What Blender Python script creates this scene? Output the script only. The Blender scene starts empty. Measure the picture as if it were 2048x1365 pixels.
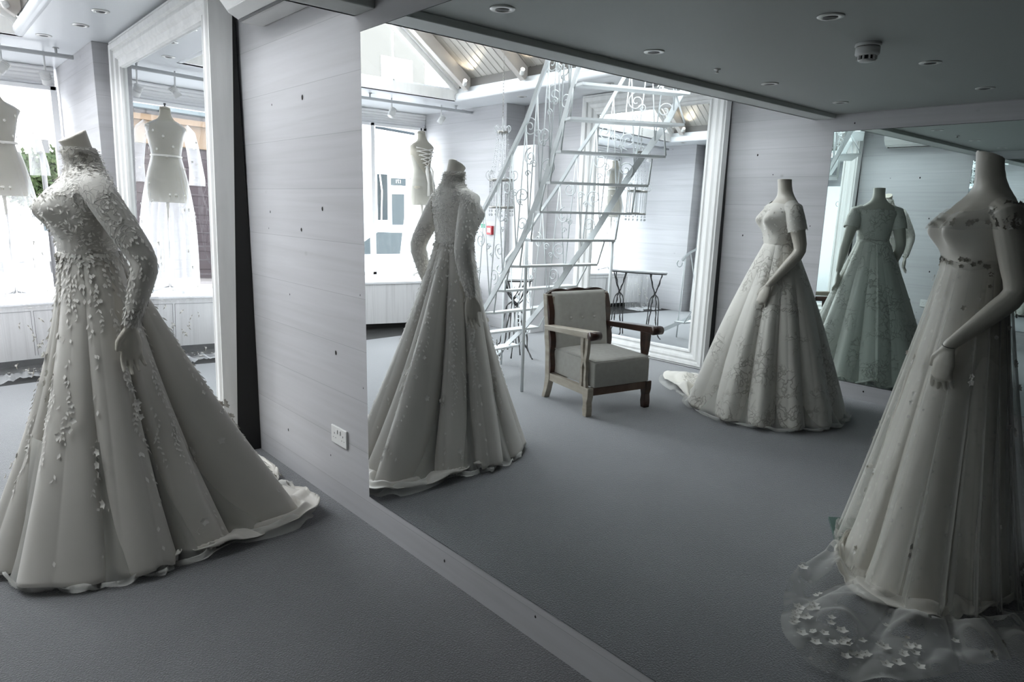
import bpy, math, random
from math import sin, cos, pi, radians, sqrt, exp, atan2, tan
from mathutils import Vector, Matrix, Quaternion
from mathutils import noise as mnoise

random.seed(7)
SC = bpy.context.scene
COL = SC.collection

# ------------------------------------------------------------------ camera
PITCH, YAW, ROLL = radians(11.3485), radians(41.9864), radians(1.3616)
CAM_H = 1.4
f = Vector((sin(YAW) * cos(PITCH), cos(YAW) * cos(PITCH), -sin(PITCH)))
r0 = Vector((cos(YAW), -sin(YAW), 0))
u0 = r0.cross(f)
rr = cos(ROLL) * r0 + sin(ROLL) * u0
uu = -sin(ROLL) * r0 + cos(ROLL) * u0
cd = bpy.data.cameras.new('camera')
cam = bpy.data.objects.new('camera', cd)
COL.objects.link(cam)
cam.matrix_world = Matrix(((rr.x, uu.x, -f.x, 0), (rr.y, uu.y, -f.y, 0), (rr.z, uu.z, -f.z, CAM_H), (0, 0, 0, 1)))
cd.sensor_width = 36.0
cd.lens = 1345.5 / 2048 * 36.0
cd.clip_start = 0.02
cd.clip_end = 300
SC.camera = cam

# ------------------------------------------------------------------ light
SC.view_settings.view_transform = 'Standard'
SC.view_settings.look = 'None'
SC.view_settings.gamma = 1.0
SC.view_settings.exposure = 0.0
SC.view_settings.use_curve_mapping = False
W = bpy.data.worlds.new('overcast_sky')
SC.world = W
W.use_nodes = True
bg = W.node_tree.nodes['Background']
bg.inputs[0].default_value = (0.93, 0.97, 1.0, 1)
bg.inputs[1].default_value = 15.5
try:
    SC.cycles.max_bounces = 12
    SC.cycles.glossy_bounces = 8
    SC.cycles.diffuse_bounces = 5
    SC.cycles.transparent_max_bounces = 24
    SC.cycles.sample_clamp_indirect = 6.0
except Exception:
    pass


def portal(name, loc, sx, sy, rot):
    l = bpy.data.lights.new(name, 'AREA')
    l.shape = 'RECTANGLE'
    l.size, l.size_y = sx, sy
    l.energy = 1
    l.cycles.is_portal = True
    o = bpy.data.objects.new(name, l)
    o.location = loc
    o.rotation_euler = rot
    COL.objects.link(o)


# sky portals in the shop window and in the gable above it (they only guide sky light)
portal('window_portal', (-0.58, 7.36, 1.43), 3.44, 1.8, (radians(-90), 0, 0))
portal('rooflight_portal', (-0.54, 4.37, 3.68), 1.05, 3.54, (0, 0, 0))
portal('gable_portal', (-0.54, 6.13, 3.05), 2.6, 1.0, (radians(-90), 0, 0))

# ------------------------------------------------------------------ node helpers
def M(name, col=(0.8, 0.8, 0.8), rough=0.5, metal=0.0, **kw):
    m = bpy.data.materials.new(name)
    m.use_nodes = True
    b = m.node_tree.nodes['Principled BSDF']
    b.inputs['Base Color'].default_value = (*col, 1)
    b.inputs['Roughness'].default_value = rough
    b.inputs['Metallic'].default_value = metal
    for k, v in kw.items():
        b.inputs[k.replace('_', ' ')].default_value = v
    return m


def nt(m):
    return m.node_tree.nodes, m.node_tree.links, m.node_tree.nodes['Principled BSDF']


def tex(m, kind, scale, coord='Object', vec_scale=(1, 1, 1), **kw):
    n, l, b = nt(m)
    tc = n.new('ShaderNodeTexCoord')
    mp = n.new('ShaderNodeMapping')
    mp.inputs['Scale'].default_value = vec_scale
    l.new(tc.outputs[coord], mp.inputs['Vector'])
    t = n.new('ShaderNodeTex' + kind)
    l.new(mp.outputs[0], t.inputs['Vector'])
    t.inputs['Scale'].default_value = scale
    for k, v in kw.items():
        t.inputs[k].default_value = v
    return t


def ramp(m, src, stops):
    n, l, b = nt(m)
    r = n.new('ShaderNodeValToRGB')
    e = r.color_ramp.elements
    while len(e) < len(stops):
        e.new(0.5)
    for i, (p, c) in enumerate(stops):
        e[i].position = p
        e[i].color = (*c, 1) if len(c) == 3 else c
    l.new(src, r.inputs[0])
    return r


def bump(m, src, strength=0.3, dist=0.01):
    n, l, b = nt(m)
    bp = n.new('ShaderNodeBump')
    bp.inputs['Strength'].default_value = strength
    bp.inputs['Distance'].default_value = dist
    l.new(src, bp.inputs['Height'])
    l.new(bp.outputs[0], b.inputs['Normal'])
    return bp


def noisy(name, c1, c2, scale=6, rough=0.6, bmp=0.0, bscale=None, vec=(1, 1, 1), dist=0.004, **kw):
    m = M(name, c1, rough, **kw)
    n, l, b = nt(m)
    t = tex(m, 'Noise', scale, vec_scale=vec, Detail=5)
    r = ramp(m, t.outputs[0], [(0.3, c1), (0.7, c2)])
    l.new(r.outputs[0], b.inputs['Base Color'])
    if bmp:
        t2 = tex(m, 'Noise', bscale or scale * 6, vec_scale=vec, Detail=4)
        bump(m, t2.outputs[0], bmp, dist)
    return m


def planks(name, c1, c2, seam=0.225, off=0.105, axis='Z', dark=0.55):
    """white-washed boards: long grain, thin seams, a few faint knots"""
    m = M(name, c1, 0.7)
    n, l, b = nt(m)
    gv = (0.35, 0.35, 9) if axis == 'Z' else (9, 9, 0.35)
    t = tex(m, 'Noise', 3.0, vec_scale=gv, Detail=6, Distortion=0.6)
    r = ramp(m, t.outputs[0], [(0.28, c2), (0.5, c1), (0.75, tuple(min(1, x * 1.06) for x in c1))])
    tc = n.new('ShaderNodeTexCoord')
    sp = n.new('ShaderNodeSeparateXYZ')
    l.new(tc.outputs['Object'], sp.inputs[0])
    src = sp.outputs['Z']
    if axis != 'Z':
        src = sp.outputs[axis]
    a = n.new('ShaderNodeMath'); a.operation = 'ADD'; a.inputs[1].default_value = 50 * seam - off
    l.new(src, a.inputs[0])
    d = n.new('ShaderNodeMath'); d.operation = 'DIVIDE'; d.inputs[1].default_value = seam
    l.new(a.outputs[0], d.inputs[0])
    fr = n.new('ShaderNodeMath'); fr.operation = 'FRACT'
    l.new(d.outputs[0], fr.inputs[0])
    fl = n.new('ShaderNodeMath'); fl.operation = 'FLOOR'
    l.new(d.outputs[0], fl.inputs[0])
    wn = n.new('ShaderNodeTexWhiteNoise'); wn.noise_dimensions = '1D'
    l.new(fl.outputs[0], wn.inputs['W'])
    sr = n.new('ShaderNodeValToRGB')
    e = sr.color_ramp.elements
    e[0].position = 0.0; e[0].color = (dark, dark, dark, 1)
    e[1].position = 0.012; e[1].color = (1, 1, 1, 1)
    l.new(fr.outputs[0], sr.inputs[0])
    mx = n.new('ShaderNodeMixRGB'); mx.blend_type = 'MULTIPLY'; mx.inputs[0].default_value = 1
    l.new(r.outputs[0], mx.inputs[1]); l.new(sr.outputs[0], mx.inputs[2])
    tv = n.new('ShaderNodeMapRange'); tv.inputs[3].default_value = 0.93; tv.inputs[4].default_value = 1.03
    l.new(wn.outputs['Value'], tv.inputs[0])
    mx2 = n.new('ShaderNodeMixRGB'); mx2.blend_type = 'MULTIPLY'; mx2.inputs[0].default_value = 1
    l.new(mx.outputs[0], mx2.inputs[1]); l.new(tv.outputs[0], mx2.inputs[2])
    # faint knots
    v = tex(m, 'Voronoi', 2.6, vec_scale=(1, 1, 1.3))
    kr = ramp(m, v.outputs['Distance'], [(0.0, (0.72, 0.70, 0.68)), (0.035, (0.9, 0.9, 0.89)), (0.06, (1, 1, 1))])
    mx3 = n.new('ShaderNodeMixRGB'); mx3.blend_type = 'MULTIPLY'; mx3.inputs[0].default_value = 1
    l.new(mx2.outputs[0], mx3.inputs[1]); l.new(kr.outputs[0], mx3.inputs[2])
    l.new(mx3.outputs[0], b.inputs['Base Color'])
    bump(m, mx.outputs[0], 0.15, 0.002)
    return m


def sheer(name, col, opac=0.35, edge=0.5, rough=0.6, spots=0.0):
    """tulle: mostly see-through, denser where the weave is seen at a slant"""
    m = bpy.data.materials.new(name)
    m.use_nodes = True
    n, l = m.node_tree.nodes, m.node_tree.links
    n.clear()
    out = n.new('ShaderNodeOutputMaterial')
    mix = n.new('ShaderNodeMixShader')
    tr = n.new('ShaderNodeBsdfTransparent')
    df = n.new('ShaderNodeBsdfDiffuse'); df.inputs[0].default_value = (*col, 1)
    tl = n.new('ShaderNodeBsdfTranslucent'); tl.inputs[0].default_value = (*col, 1)
    ad = n.new('ShaderNodeMixShader'); ad.inputs[0].default_value = 0.45
    l.new(df.outputs[0], ad.inputs[1]); l.new(tl.outputs[0], ad.inputs[2])
    lw = n.new('ShaderNodeLayerWeight'); lw.inputs[0].default_value = 0.35
    mr = n.new('ShaderNodeMapRange')
    mr.inputs[3].default_value = opac; mr.inputs[4].default_value = min(1, opac + edge)
    l.new(lw.outputs['Facing'], mr.inputs[0])
    src = mr.outputs[0]
    if spots:
        tc = n.new('ShaderNodeTexCoord')
        v = n.new('ShaderNodeTexVoronoi'); v.inputs['Scale'].default_value = 24
        l.new(tc.outputs['Object'], v.inputs['Vector'])
        r = n.new('ShaderNodeValToRGB')
        r.color_ramp.elements[0].position = 0.12; r.color_ramp.elements[0].color = (spots,) * 3 + (1,)
        r.color_ramp.elements[1].position = 0.22; r.color_ramp.elements[1].color = (0, 0, 0, 1)
        l.new(v.outputs['Distance'], r.inputs[0])
        a = n.new('ShaderNodeMath'); a.operation = 'ADD'; a.use_clamp = True
        l.new(mr.outputs[0], a.inputs[0]); l.new(r.outputs[0], a.inputs[1])
        src = a.outputs[0]
    l.new(src, mix.inputs[0])
    l.new(tr.outputs[0], mix.inputs[1]); l.new(ad.outputs[0], mix.inputs[2])
    l.new(mix.outputs[0], out.inputs[0])
    return m


def lace(name, base, dark, scale=22, rough=0.6, amount=0.5):
    """satin under a corded lace: raised threads between voronoi cells"""
    m = M(name, base, rough, Sheen_Weight=0.3)
    n, l, b = nt(m)
    wob = tex(m, 'Noise', 9, Detail=3)
    v = tex(m, 'Voronoi', scale, vec_scale=(1, 1, 0.8))
    v.feature = 'DISTANCE_TO_EDGE'
    mv = n.new('ShaderNodeVectorMath'); mv.operation = 'MULTIPLY_ADD'
    mv.inputs[1].default_value = (0.25, 0.25, 0.25)
    tc = n.new('ShaderNodeTexCoord')
    l.new(wob.outputs['Color'], mv.inputs[0]); l.new(tc.outputs['Object'], mv.inputs[2])
    l.new(mv.outputs[0], v.inputs['Vector'])
    r1 = ramp(m, v.outputs['Distance'], [(0.02, (1, 1, 1)), (0.10, (0, 0, 0))])
    big = tex(m, 'Noise', 5.5, Detail=2)
    r2 = ramp(m, big.outputs[0], [(0.48, (0, 0, 0)), (0.58, (1, 1, 1))])
    mu = n.new('ShaderNodeMath'); mu.operation = 'MULTIPLY'
    l.new(r1.outputs[0], mu.inputs[0]); l.new(r2.outputs[0], mu.inputs[1])
    mu2 = n.new('ShaderNodeMath'); mu2.operation = 'MULTIPLY'; mu2.inputs[1].default_value = amount
    l.new(mu.outputs[0], mu2.inputs[0])
    mx = n.new('ShaderNodeMixRGB')
    mx.inputs[1].default_value = (*base, 1); mx.inputs[2].default_value = (*dark, 1)
    l.new(mu2.outputs[0], mx.inputs[0])
    l.new(mx.outputs[0], b.inputs['Base Color'])
    bump(m, mu.outputs[0], 0.6, 0.004)
    return m


# ------------------------------------------------------------------ mesh builder
class MB:
    def __init__(s):
        s.v = []; s.f = []; s.mi = []; s.sm = []

    def add(s, vs, fs, mi=0, smooth=True):
        o = len(s.v)
        s.v += [tuple(p) for p in vs]
        for q in fs:
            s.f.append(tuple(i + o for i in q)); s.mi.append(mi); s.sm.append(smooth)
        return s

    def box(s, a, b, mi=0):
        x0, y0, z0 = a; x1, y1, z1 = b
        vs = [(x0, y0, z0), (x1, y0, z0), (x1, y1, z0), (x0, y1, z0), (x0, y0, z1), (x1, y0, z1), (x1, y1, z1), (x0, y1, z1)]
        return s.add(vs, [(0, 3, 2, 1), (4, 5, 6, 7), (0, 1, 5, 4), (1, 2, 6, 5), (2, 3, 7, 6), (3, 0, 4, 7)], mi, False)

    def obox(s, c, sx, sy, sz, ax=(1, 0, 0), up=(0, 0, 1), mi=0):
        """box centred at c, long axis ax"""
        X = Vector(ax).normalized(); Z = Vector(up); Z = (Z - X * Z.dot(X)).normalized(); Y = Z.cross(X)
        c = Vector(c); vs = []
        for k in (-1, 1):
            for (i, j) in ((-1, -1), (1, -1), (1, 1), (-1, 1)):
                vs.append(c + X * i * sx / 2 + Y * j * sy / 2 + Z * k * sz / 2)
        return s.add(vs, [(0, 3, 2, 1), (4, 5, 6, 7), (0, 1, 5, 4), (1, 2, 6, 5), (2, 3, 7, 6), (3, 0, 4, 7)], mi, False)

    def tube(s, pts, rad, n=8, mi=0, caps=True, flat=1.0, up=None, closed=False, rnd=False):
        P = [Vector(p) for p in pts]
        R = rad if isinstance(rad, (list, tuple)) else [rad] * len(P)
        if rnd:   # rounded ends
            d0 = (P[0] - P[1]).normalized(); d1 = (P[-1] - P[-2]).normalized()
            a, b = P[0], P[-1]; ra, rb = R[0], R[-1]
            P = [a + d0 * ra * 0.95, a + d0 * ra * 0.6] + P + [b + d1 * rb * 0.6, b + d1 * rb * 0.95]
            R = [ra * 0.25, ra * 0.8] + list(R) + [rb * 0.8, rb * 0.25]
        m = len(P)
        T = []
        for i in range(m):
            if closed:
                t = P[(i + 1) % m] - P[i - 1]
            else:
                t = P[min(i + 1, m - 1)] - P[max(i - 1, 0)]
            T.append(t.normalized() if t.length > 1e-9 else Vector((0, 0, 1)))
        if up is None:
            up = Vector((0, 0, 1)) if abs(T[0].z) < 0.9 else Vector((1, 0, 0))
        N = Vector(up); N = (N - T[0] * N.dot(T[0])).normalized()
        vs = []
        for i in range(m):
            N = (N - T[i] * N.dot(T[i]))
            N = N.normalized() if N.length > 1e-6 else T[i].orthogonal().normalized()
            B = T[i].cross(N)
            for k in range(n):
                a = 2 * pi * k / n
                vs.append(P[i] + (N * cos(a) * flat + B * sin(a)) * R[i])
        fs = []
        for i in range(m if closed else m - 1):
            j = (i + 1) % m
            for k in range(n):
                k2 = (k + 1) % n
                fs.append((i * n + k, i * n + k2, j * n + k2, j * n + k))
        if caps and not closed:
            fs.append(tuple(range(n - 1, -1, -1)))
            fs.append(tuple((m - 1) * n + k for k in range(n)))
        return s.add(vs, fs, mi)

    def lathe(s, prof, c=(0, 0, 0), n=24, mi=0, smooth=True):
        """profile of (r, z), closed to the axis at both ends"""
        vs = []; fs = []
        m = len(prof)
        for r, z in prof:
            for k in range(n):
                a = 2 * pi * k / n
                vs.append((c[0] + r * cos(a), c[1] + r * sin(a), c[2] + z))
        for i in range(m - 1):
            for k in range(n):
                k2 = (k + 1) % n
                fs.append((i * n + k, i * n + k2, (i + 1) * n + k2, (i + 1) * n + k))
        fs.append(tuple(range(n - 1, -1, -1)))
        fs.append(tuple((m - 1) * n + k for k in range(n)))
        return s.add(vs, fs, mi, smooth)

    def rings(s, rings, mi=0, caps=True, closed=True):
        n = len(rings[0]); vs = [p for r in rings for p in r]; fs = []
        for i in range(len(rings) - 1):
            for k in range(n if closed else n - 1):
                k2 = (k + 1) % n
                fs.append((i * n + k, i * n + k2, (i + 1) * n + k2, (i + 1) * n + k))
        if caps:
            fs.append(tuple(range(n - 1, -1, -1)))
            fs.append(tuple((len(rings) - 1) * n + k for k in range(n)))
        return s.add(vs, fs, mi)

    def prism(s, poly, a, b, axis='x', mi=0):
        """extrude a 2D polygon (u,v) between a and b along an axis"""
        n = len(poly); vs = []
        for t in (a, b):
            for u, v in poly:
                vs.append({'x': (t, u, v), 'y': (u, t, v), 'z': (u, v, t)}[axis])
        fs = [tuple(range(n - 1, -1, -1)), tuple(range(n, 2 * n))]
        for k in range(n):
            k2 = (k + 1) % n
            fs.append((k, k2, n + k2, n + k))
        return s.add(vs, fs, mi, False)

    def xf(s, mat):
        s.v = [tuple(mat @ Vector(p)) for p in s.v]
        return s

    def build(s, name, mats, parent=None, bevel=0, solid=0, subsurf=0, loc=None):
        me = bpy.data.meshes.new(name)
        me.from_pydata(s.v, [], s.f)
        if not isinstance(mats, (list, tuple)):
            mats = [mats]
        for m in mats:
            me.materials.append(m)
        me.polygons.foreach_set('material_index', s.mi)
        me.polygons.foreach_set('use_smooth', s.sm)
        me.update()
        o = bpy.data.objects.new(name, me)
        COL.objects.link(o)
        if parent is not None:
            o.parent = parent
        if loc is not None:
            o.location = loc
        if bevel:
            b = o.modifiers.new('bevel', 'BEVEL'); b.width = bevel; b.segments = 2; b.limit_method = 'ANGLE'
        if solid:
            b = o.modifiers.new('solidify', 'SOLIDIFY'); b.thickness = solid; b.offset = 0
        if subsurf:
            b = o.modifiers.new('sub', 'SUBSURF'); b.levels = subsurf; b.render_levels = subsurf
        return o


def tag(o, label, cat, group=None, kind=None):
    if label: o['label'] = label
    if cat: o['category'] = cat
    if group: o['group'] = group
    if kind: o['kind'] = kind
    return o


def thing(name, label, cat, loc=(0, 0, 0), rz=0, group=None):
    o = bpy.data.objects.new(name, None)
    o.empty_display_size = 0.1
    COL.objects.link(o)
    o.location = loc; o.rotation_euler = (0, 0, rz)
    return tag(o, label, cat, group)


def struct(o, label=None):
    o['kind'] = 'structure'
    if label: o['label'] = label
    return o


def copy_tree(o, parent=None):
    c = o.copy(); COL.objects.link(c)
    if parent is not None:
        c.parent = parent
    for ch in list(o.children):
        copy_tree(ch, c)
    return c


# ------------------------------------------------------------------ materials
m_plank = planks('whitewashed_boards', (0.485, 0.482, 0.497), (0.45, 0.447, 0.458))
m_plank_v = planks('whitewashed_upright_boards', (0.70, 0.69, 0.69), (0.58, 0.57, 0.57), seam=0.16, off=0.02, axis='X')
m_white = M('white_paint', (0.78, 0.78, 0.79), 0.45)
m_white2 = noisy('painted_wood_frame', (0.74, 0.74, 0.73), (0.64, 0.64, 0.63), 5, 0.5, 0.1, 60, vec=(3, 3, .5))
m_ceil = M('grey_ceiling_paint', (0.40, 0.425, 0.415), 0.55)
m_soffit = M('satin_white_ceiling', (0.62, 0.64, 0.66), 0.28)
m_knot = M('knot_hole', (0.015, 0.012, 0.01), 0.9)
m_black = M('black_boards', (0.006, 0.006, 0.006), 0.7)
m_metal_w = M('white_enamelled_iron', (0.70, 0.73, 0.74), 0.42)
m_chrome = M('chrome', (0.75, 0.75, 0.75), 0.18, 1.0)
m_dark = M('dark_metal', (0.03, 0.03, 0.032), 0.5)
m_plastic = M('white_plastic', (0.72, 0.72, 0.71), 0.35)
m_skin = M('mannequin_cream', (0.52, 0.49, 0.43), 0.38)
m_form = M('dress_form_linen', (0.34, 0.32, 0.27), 0.85)
m_satin = M('ivory_satin', (0.54, 0.518, 0.475), 0.5, Sheen_Weight=0.25)
m_satin2 = M('ivory_silk_sheath', (0.62, 0.59, 0.53), 0.42, Sheen_Weight=0.2)
m_lace = lace('corded_lace', (0.62, 0.60, 0.55), (0.34, 0.32, 0.28), 16, amount=0.75)
m_lacebod = lace('lace_bodice', (0.56, 0.54, 0.50), (0.36, 0.345, 0.32), 34, amount=0.7)
m_petal = M('ivory_petal', (0.66, 0.64, 0.60), 0.6, Sheen_Weight=0.2)
m_petal_d = M('grey_petal', (0.28, 0.26, 0.22), 0.7)
m_tulle = sheer('ivory_tulle', (0.80, 0.79, 0.75), 0.13, 0.62, spots=0.08)
m_tulle2 = sheer('white_window_tulle', (0.92, 0.93, 0.95), 0.14, 0.5)
m_tulle3 = sheer('soft_tulle', (0.80, 0.80, 0.77), 0.30, 0.6)

m_carpet = M('grey_carpet', (0.2, 0.2, 0.2), 0.95, Sheen_Weight=1.0, Sheen_Roughness=0.42, Sheen_Tint=(0.95, 0.97, 1.0, 1))
n_, l_, b_ = nt(m_carpet)
t1 = tex(m_carpet, 'Noise', 2.2, Detail=6)
t2 = tex(m_carpet, 'Noise', 170, Detail=3)
r1 = ramp(m_carpet, t1.outputs[0], [(0.3, (0.112, 0.114, 0.119)), (0.7, (0.146, 0.148, 0.154))])
r2 = ramp(m_carpet, t2.outputs[0], [(0.3, (0.62, 0.62, 0.62)), (0.7, (1.15, 1.15, 1.15))])
mx = n_.new('ShaderNodeMixRGB'); mx.blend_type = 'MULTIPLY'; mx.inputs[0].default_value = 1
l_.new(r1.outputs[0], mx.inputs[1]); l_.new(r2.outputs[0], mx.inputs[2])
l_.new(mx.outputs[0], b_.inputs['Base Color'])
bump(m_carpet, t2.outputs[0], 0.8, 0.006)

m_mirror = M('silvered_glass', (0.915, 0.945, 0.95), 0.0, 1.0)
m_mirror2 = M('greenish_silvered_glass', (0.80, 0.90, 0.88), 0.0, 1.0)

m_roof = M('corrugated_roof_sheet', (0.30, 0.285, 0.262), 0.34, 0.35)
m_beam = noisy('beige_rafter', (0.42, 0.395, 0.37), (0.36, 0.335, 0.31), 4, 0.5)
m_wood = noisy('limed_oak', (0.42, 0.38, 0.32), (0.30, 0.265, 0.21), 6, 0.5, 0.15, 50, vec=(1, 1, 5))
m_wood_d = noisy('dark_and_shaded_wood', (0.022, 0.010, 0.006), (0.05, 0.02, 0.012), 6, 0.3, vec=(1, 1, 5))  # dark trim wood; also stands for shade on one side of the armchair
m_wood_m = noisy('brown_oak', (0.14, 0.085, 0.055), (0.09, 0.05, 0.032), 6, 0.4, vec=(4, 1, 1))
m_linen = noisy('grey_linen', (0.40, 0.39, 0.36), (0.36, 0.35, 0.32), 30, 0.85, 0.3, 300, dist=0.001)
m_marble = noisy('pale_marble', (0.6, 0.6, 0.6), (0.45, 0.45, 0.46), 5, 0.2)
m_crystal = M('crystal', (0.75, 0.77, 0.78), 0.08, 0.0, Transmission_Weight=0.6)
m_tarnish = M('tarnished_silver', (0.30, 0.29, 0.27), 0.35, 0.9)
m_lampglow = bpy.data.materials.new('lit_spot_lens'); m_lampglow.use_nodes = True
_n = m_lampglow.node_tree.nodes; _n.clear()
_e = _n.new('ShaderNodeEmission'); _e.inputs[0].default_value = (1, 0.93, 0.8, 1); _e.inputs[1].default_value = 14
_o = _n.new('ShaderNodeOutputMaterial'); m_lampglow.node_tree.links.new(_e.outputs[0], _o.inputs[0])

m_glass = bpy.data.materials.new('window_glass'); m_glass.use_nodes = True
_n = m_glass.node_tree.nodes; _l = m_glass.node_tree.links; _n.clear()
_o = _n.new('ShaderNodeOutputMaterial'); _m = _n.new('ShaderNodeMixShader'); _t = _n.new('ShaderNodeBsdfTransparent')
_g = _n.new('ShaderNodeBsdfGlossy'); _g.inputs['Roughness'].default_value = 0.0; _m.inputs[0].default_value = 0.05
_l.new(_t.outputs[0], _m.inputs[1]); _l.new(_g.outputs[0], _m.inputs[2]); _l.new(_m.outputs[0], _o.inputs[0])
m_plate = M('green_glass_plate', (0.10, 0.16, 0.14), 0.08, 0.0)

# ================================================================== SETTING
XW, XL = 1.392, -2.566       # right wall and left wall
A2 = 2 * XW                  # mirror image: x -> A2 - x
YB = -2.2                    # back of the shop
YF = 7.36                    # shop window glass

struct(MB().box((XL - 0.2, -0.6, -0.12), (XW + 0.2, 6.10, 0.0)).build('floor', m_carpet))
struct(MB().box((XL - 0.2, YB - 0.2, -0.12), (XW + 0.2, -0.6, 0.0)).build('floor', m_black))
struct(MB().box((XL - 0.2, 6.10, -0.12), (XW + 0.2, 7.60, -0.004)).build('floor', m_black))

KN = [(2.979, 1.853, 9), (3.04, 1.268, 7), (2.731, 0.732, 8), (2.819, 1.368, 7), (3.392, 1.343, 5), (3.199, 0.945, 4),
      (2.812, 0.22, 4), (3.314, 1.851, 4), (3.289, 0.217, 6), (2.50, 1.02, 3), (2.49, 0.62, 3), (3.42, 1.26, 3), (1.9, 0.07, 5), (1.4, 0.09, 4)]


def wall_knots(mb, x, lst, s=-1):
    for y, z, r in lst:
        r *= 0.001
        vs = []; n = 10
        for k in range(n):
            a = 2 * pi * k / n
            vs.append((x + s * 0.0012, y + r * 0.95 * cos(a) * (0.85 + 0.3 * random.random()), z + r * 1.35 * sin(a) * (0.85 + 0.3 * random.random())))
        mb.add(vs, [tuple(range(n))], 1, False)


YD = -0.35      # boards end here; the unseen room behind is darkened to cut bounced light
m_back_dark = M('bounce_cutting_dark_paint', (0.045, 0.045, 0.05), 0.8)
struct(MB().box((XW, YB - 0.2, 0), (XW + 0.15, YD, 2.9)).build('wall_unseen_dark_right', m_back_dark))
struct(MB().box((XL - 0.15, YB - 0.2, 0), (XL, YD, 2.9)).build('wall_unseen_dark_left', m_back_dark))
mb = MB().box((XW, YD, 0), (XW + 0.15, 7.6, 2.9))
wall_knots(mb, XW, KN)
struct(mb.build('wall_right', [m_plank, m_knot]))
mb = MB().box((XL - 0.15, YD, 0), (XL, 7.6, 2.9))
KL = [(2.95, 1.86, 7), (2.6, 1.5, 5), (3.02, 1.2, 6), (2.7, 0.9, 5), (2.45, 1.3, 4), (2.55, 0.5, 5), (5.2, 2.1, 8), (5.0, 1.5, 4), (3.0, .45, 5), (2.8, 1.7, 4), (1.9, 0.07, 6), (2.2, 2.06, 5)]
wall_knots(mb, XL, KL, 1)
struct(mb.build('wall_left', [m_plank, m_knot]))
struct(MB().box((XL, YB - 0.2, 0), (XW, YB, 2.6)).build('wall_back', m_back_dark))

# low ceiling with its trimmed edge, mezzanine above
struct(MB().box((XL, YD, 2.135), (XW, 2.50, 2.33)).build('ceiling', m_ceil))
struct(MB().box((XL, YB, 2.135), (XW, YD, 2.33)).build('ceiling', m_back_dark))
struct(MB().box((XL, 2.345, 2.103), (XW, 2.50, 2.1349)).box((XL, 2.478, 2.103), (XW, 2.502, 2.34)).build('trim_1', M('light_grey_trim', (0.52, 0.54, 0.53), 0.5), bevel=0.004))
mb = MB()
mb.box((XL, 2.42, 2.3401), (-1.42, 2.50, 3.7)).box((-0.28, 2.42, 2.3401), (XW, 2.50, 3.7))
mb.box((XL, 0.9, 2.3401), (XW, 1.0, 3.7))
struct(mb.build('wall_mezzanine', m_plank))

# front soffits around the roof light
OX0, OX1, OY1 = -1.84, 0.765, 6.12
mb = MB()
mb.box((OX1, 2.503, 2.50), (XW, 7.6, 2.62)).box((XL, 2.503, 2.50), (OX0, 7.6, 2.62)).box((OX0, OY1, 2.50), (OX1, 7.6, 2.62))
struct(mb.build('ceiling', m_soffit))
mb = MB()
mb.tube([(OX1, 2.55, 2.535), (OX1, OY1, 2.535)], 0.042, 14)
mb.tube([(OX0, 2.55, 2.535), (OX0, OY1, 2.535)], 0.042, 14)
struct(mb.build('trim_2', M('glossy_white_trim', (0.78, 0.80, 0.82), 0.25)))
# gable: beam, sloping frames, glass
RX, RZ = (OX0 + OX1) / 2, 3.52
EZ = 2.60
mb = MB()
mb.box((OX0 - .02, OY1 - 0.03, 2.50), (OX1 + .02, OY1 + 0.05, 2.60))
for sx in (-1, 1):
    ex = OX0 if sx < 0 else OX1
    d = Vector((RX - ex, 0, RZ - EZ))
    L = d.length
    c = Vector((ex, OY1 - 0.01, EZ)) + d / 2
    mb.obox(c + Vector((0, 0, -0.02)), L, 0.05, 0.05, d)
    mb.obox(c + Vector((0, -0.03, 0.03)), L, 0.05, 0.035, d)
mb.box((RX - 0.03, OY1 - 0.03, 2.6), (RX + 0.03, OY1 + 0.03, RZ))
for x in (-1.06, -0.02):
    mb.box((x - 0.006, OY1, 2.6), (x + 0.006, OY1 + 0.012, 3.07))
o = struct(mb.build('window_2', m_white2))
g = MB().add([(OX0, OY1 + .02, EZ), (OX1, OY1 + .02, EZ), (RX, OY1 + .02, RZ)], [(0, 1, 2)], 0, False).build('window_glass', m_glass, o)


GF = 0.62   # over the front bays the roof is glazed above this fraction of its slope
YG = 2.60   # the glazed bays start here


def corr(name, ex, y0, y1, gf):
    """one roof slope of small corrugations running up the slope"""
    n = int(760 * (y1 - y0) / 3.7)
    vs = []
    for i in range(n + 1):
        t = i / n; y = y0 + (y1 - y0) * t
        w = (abs(((y * 11) % 1) - 0.5) < 0.10) * 0.005
        gx = ex + (RX - ex) * gf; gz = EZ + (RZ - EZ) * gf
        vs.append((ex - (RX - ex) * 0.03, y, EZ + 0.073 + w)); vs.append((gx, y, gz + 0.10 + w))
    fs = [(2 * i, 2 * i + 1, 2 * i + 3, 2 * i + 2) for i in range(n)]
    struct(MB().add(vs, fs, 0, False).build(name, m_roof, solid=0.01))


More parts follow.
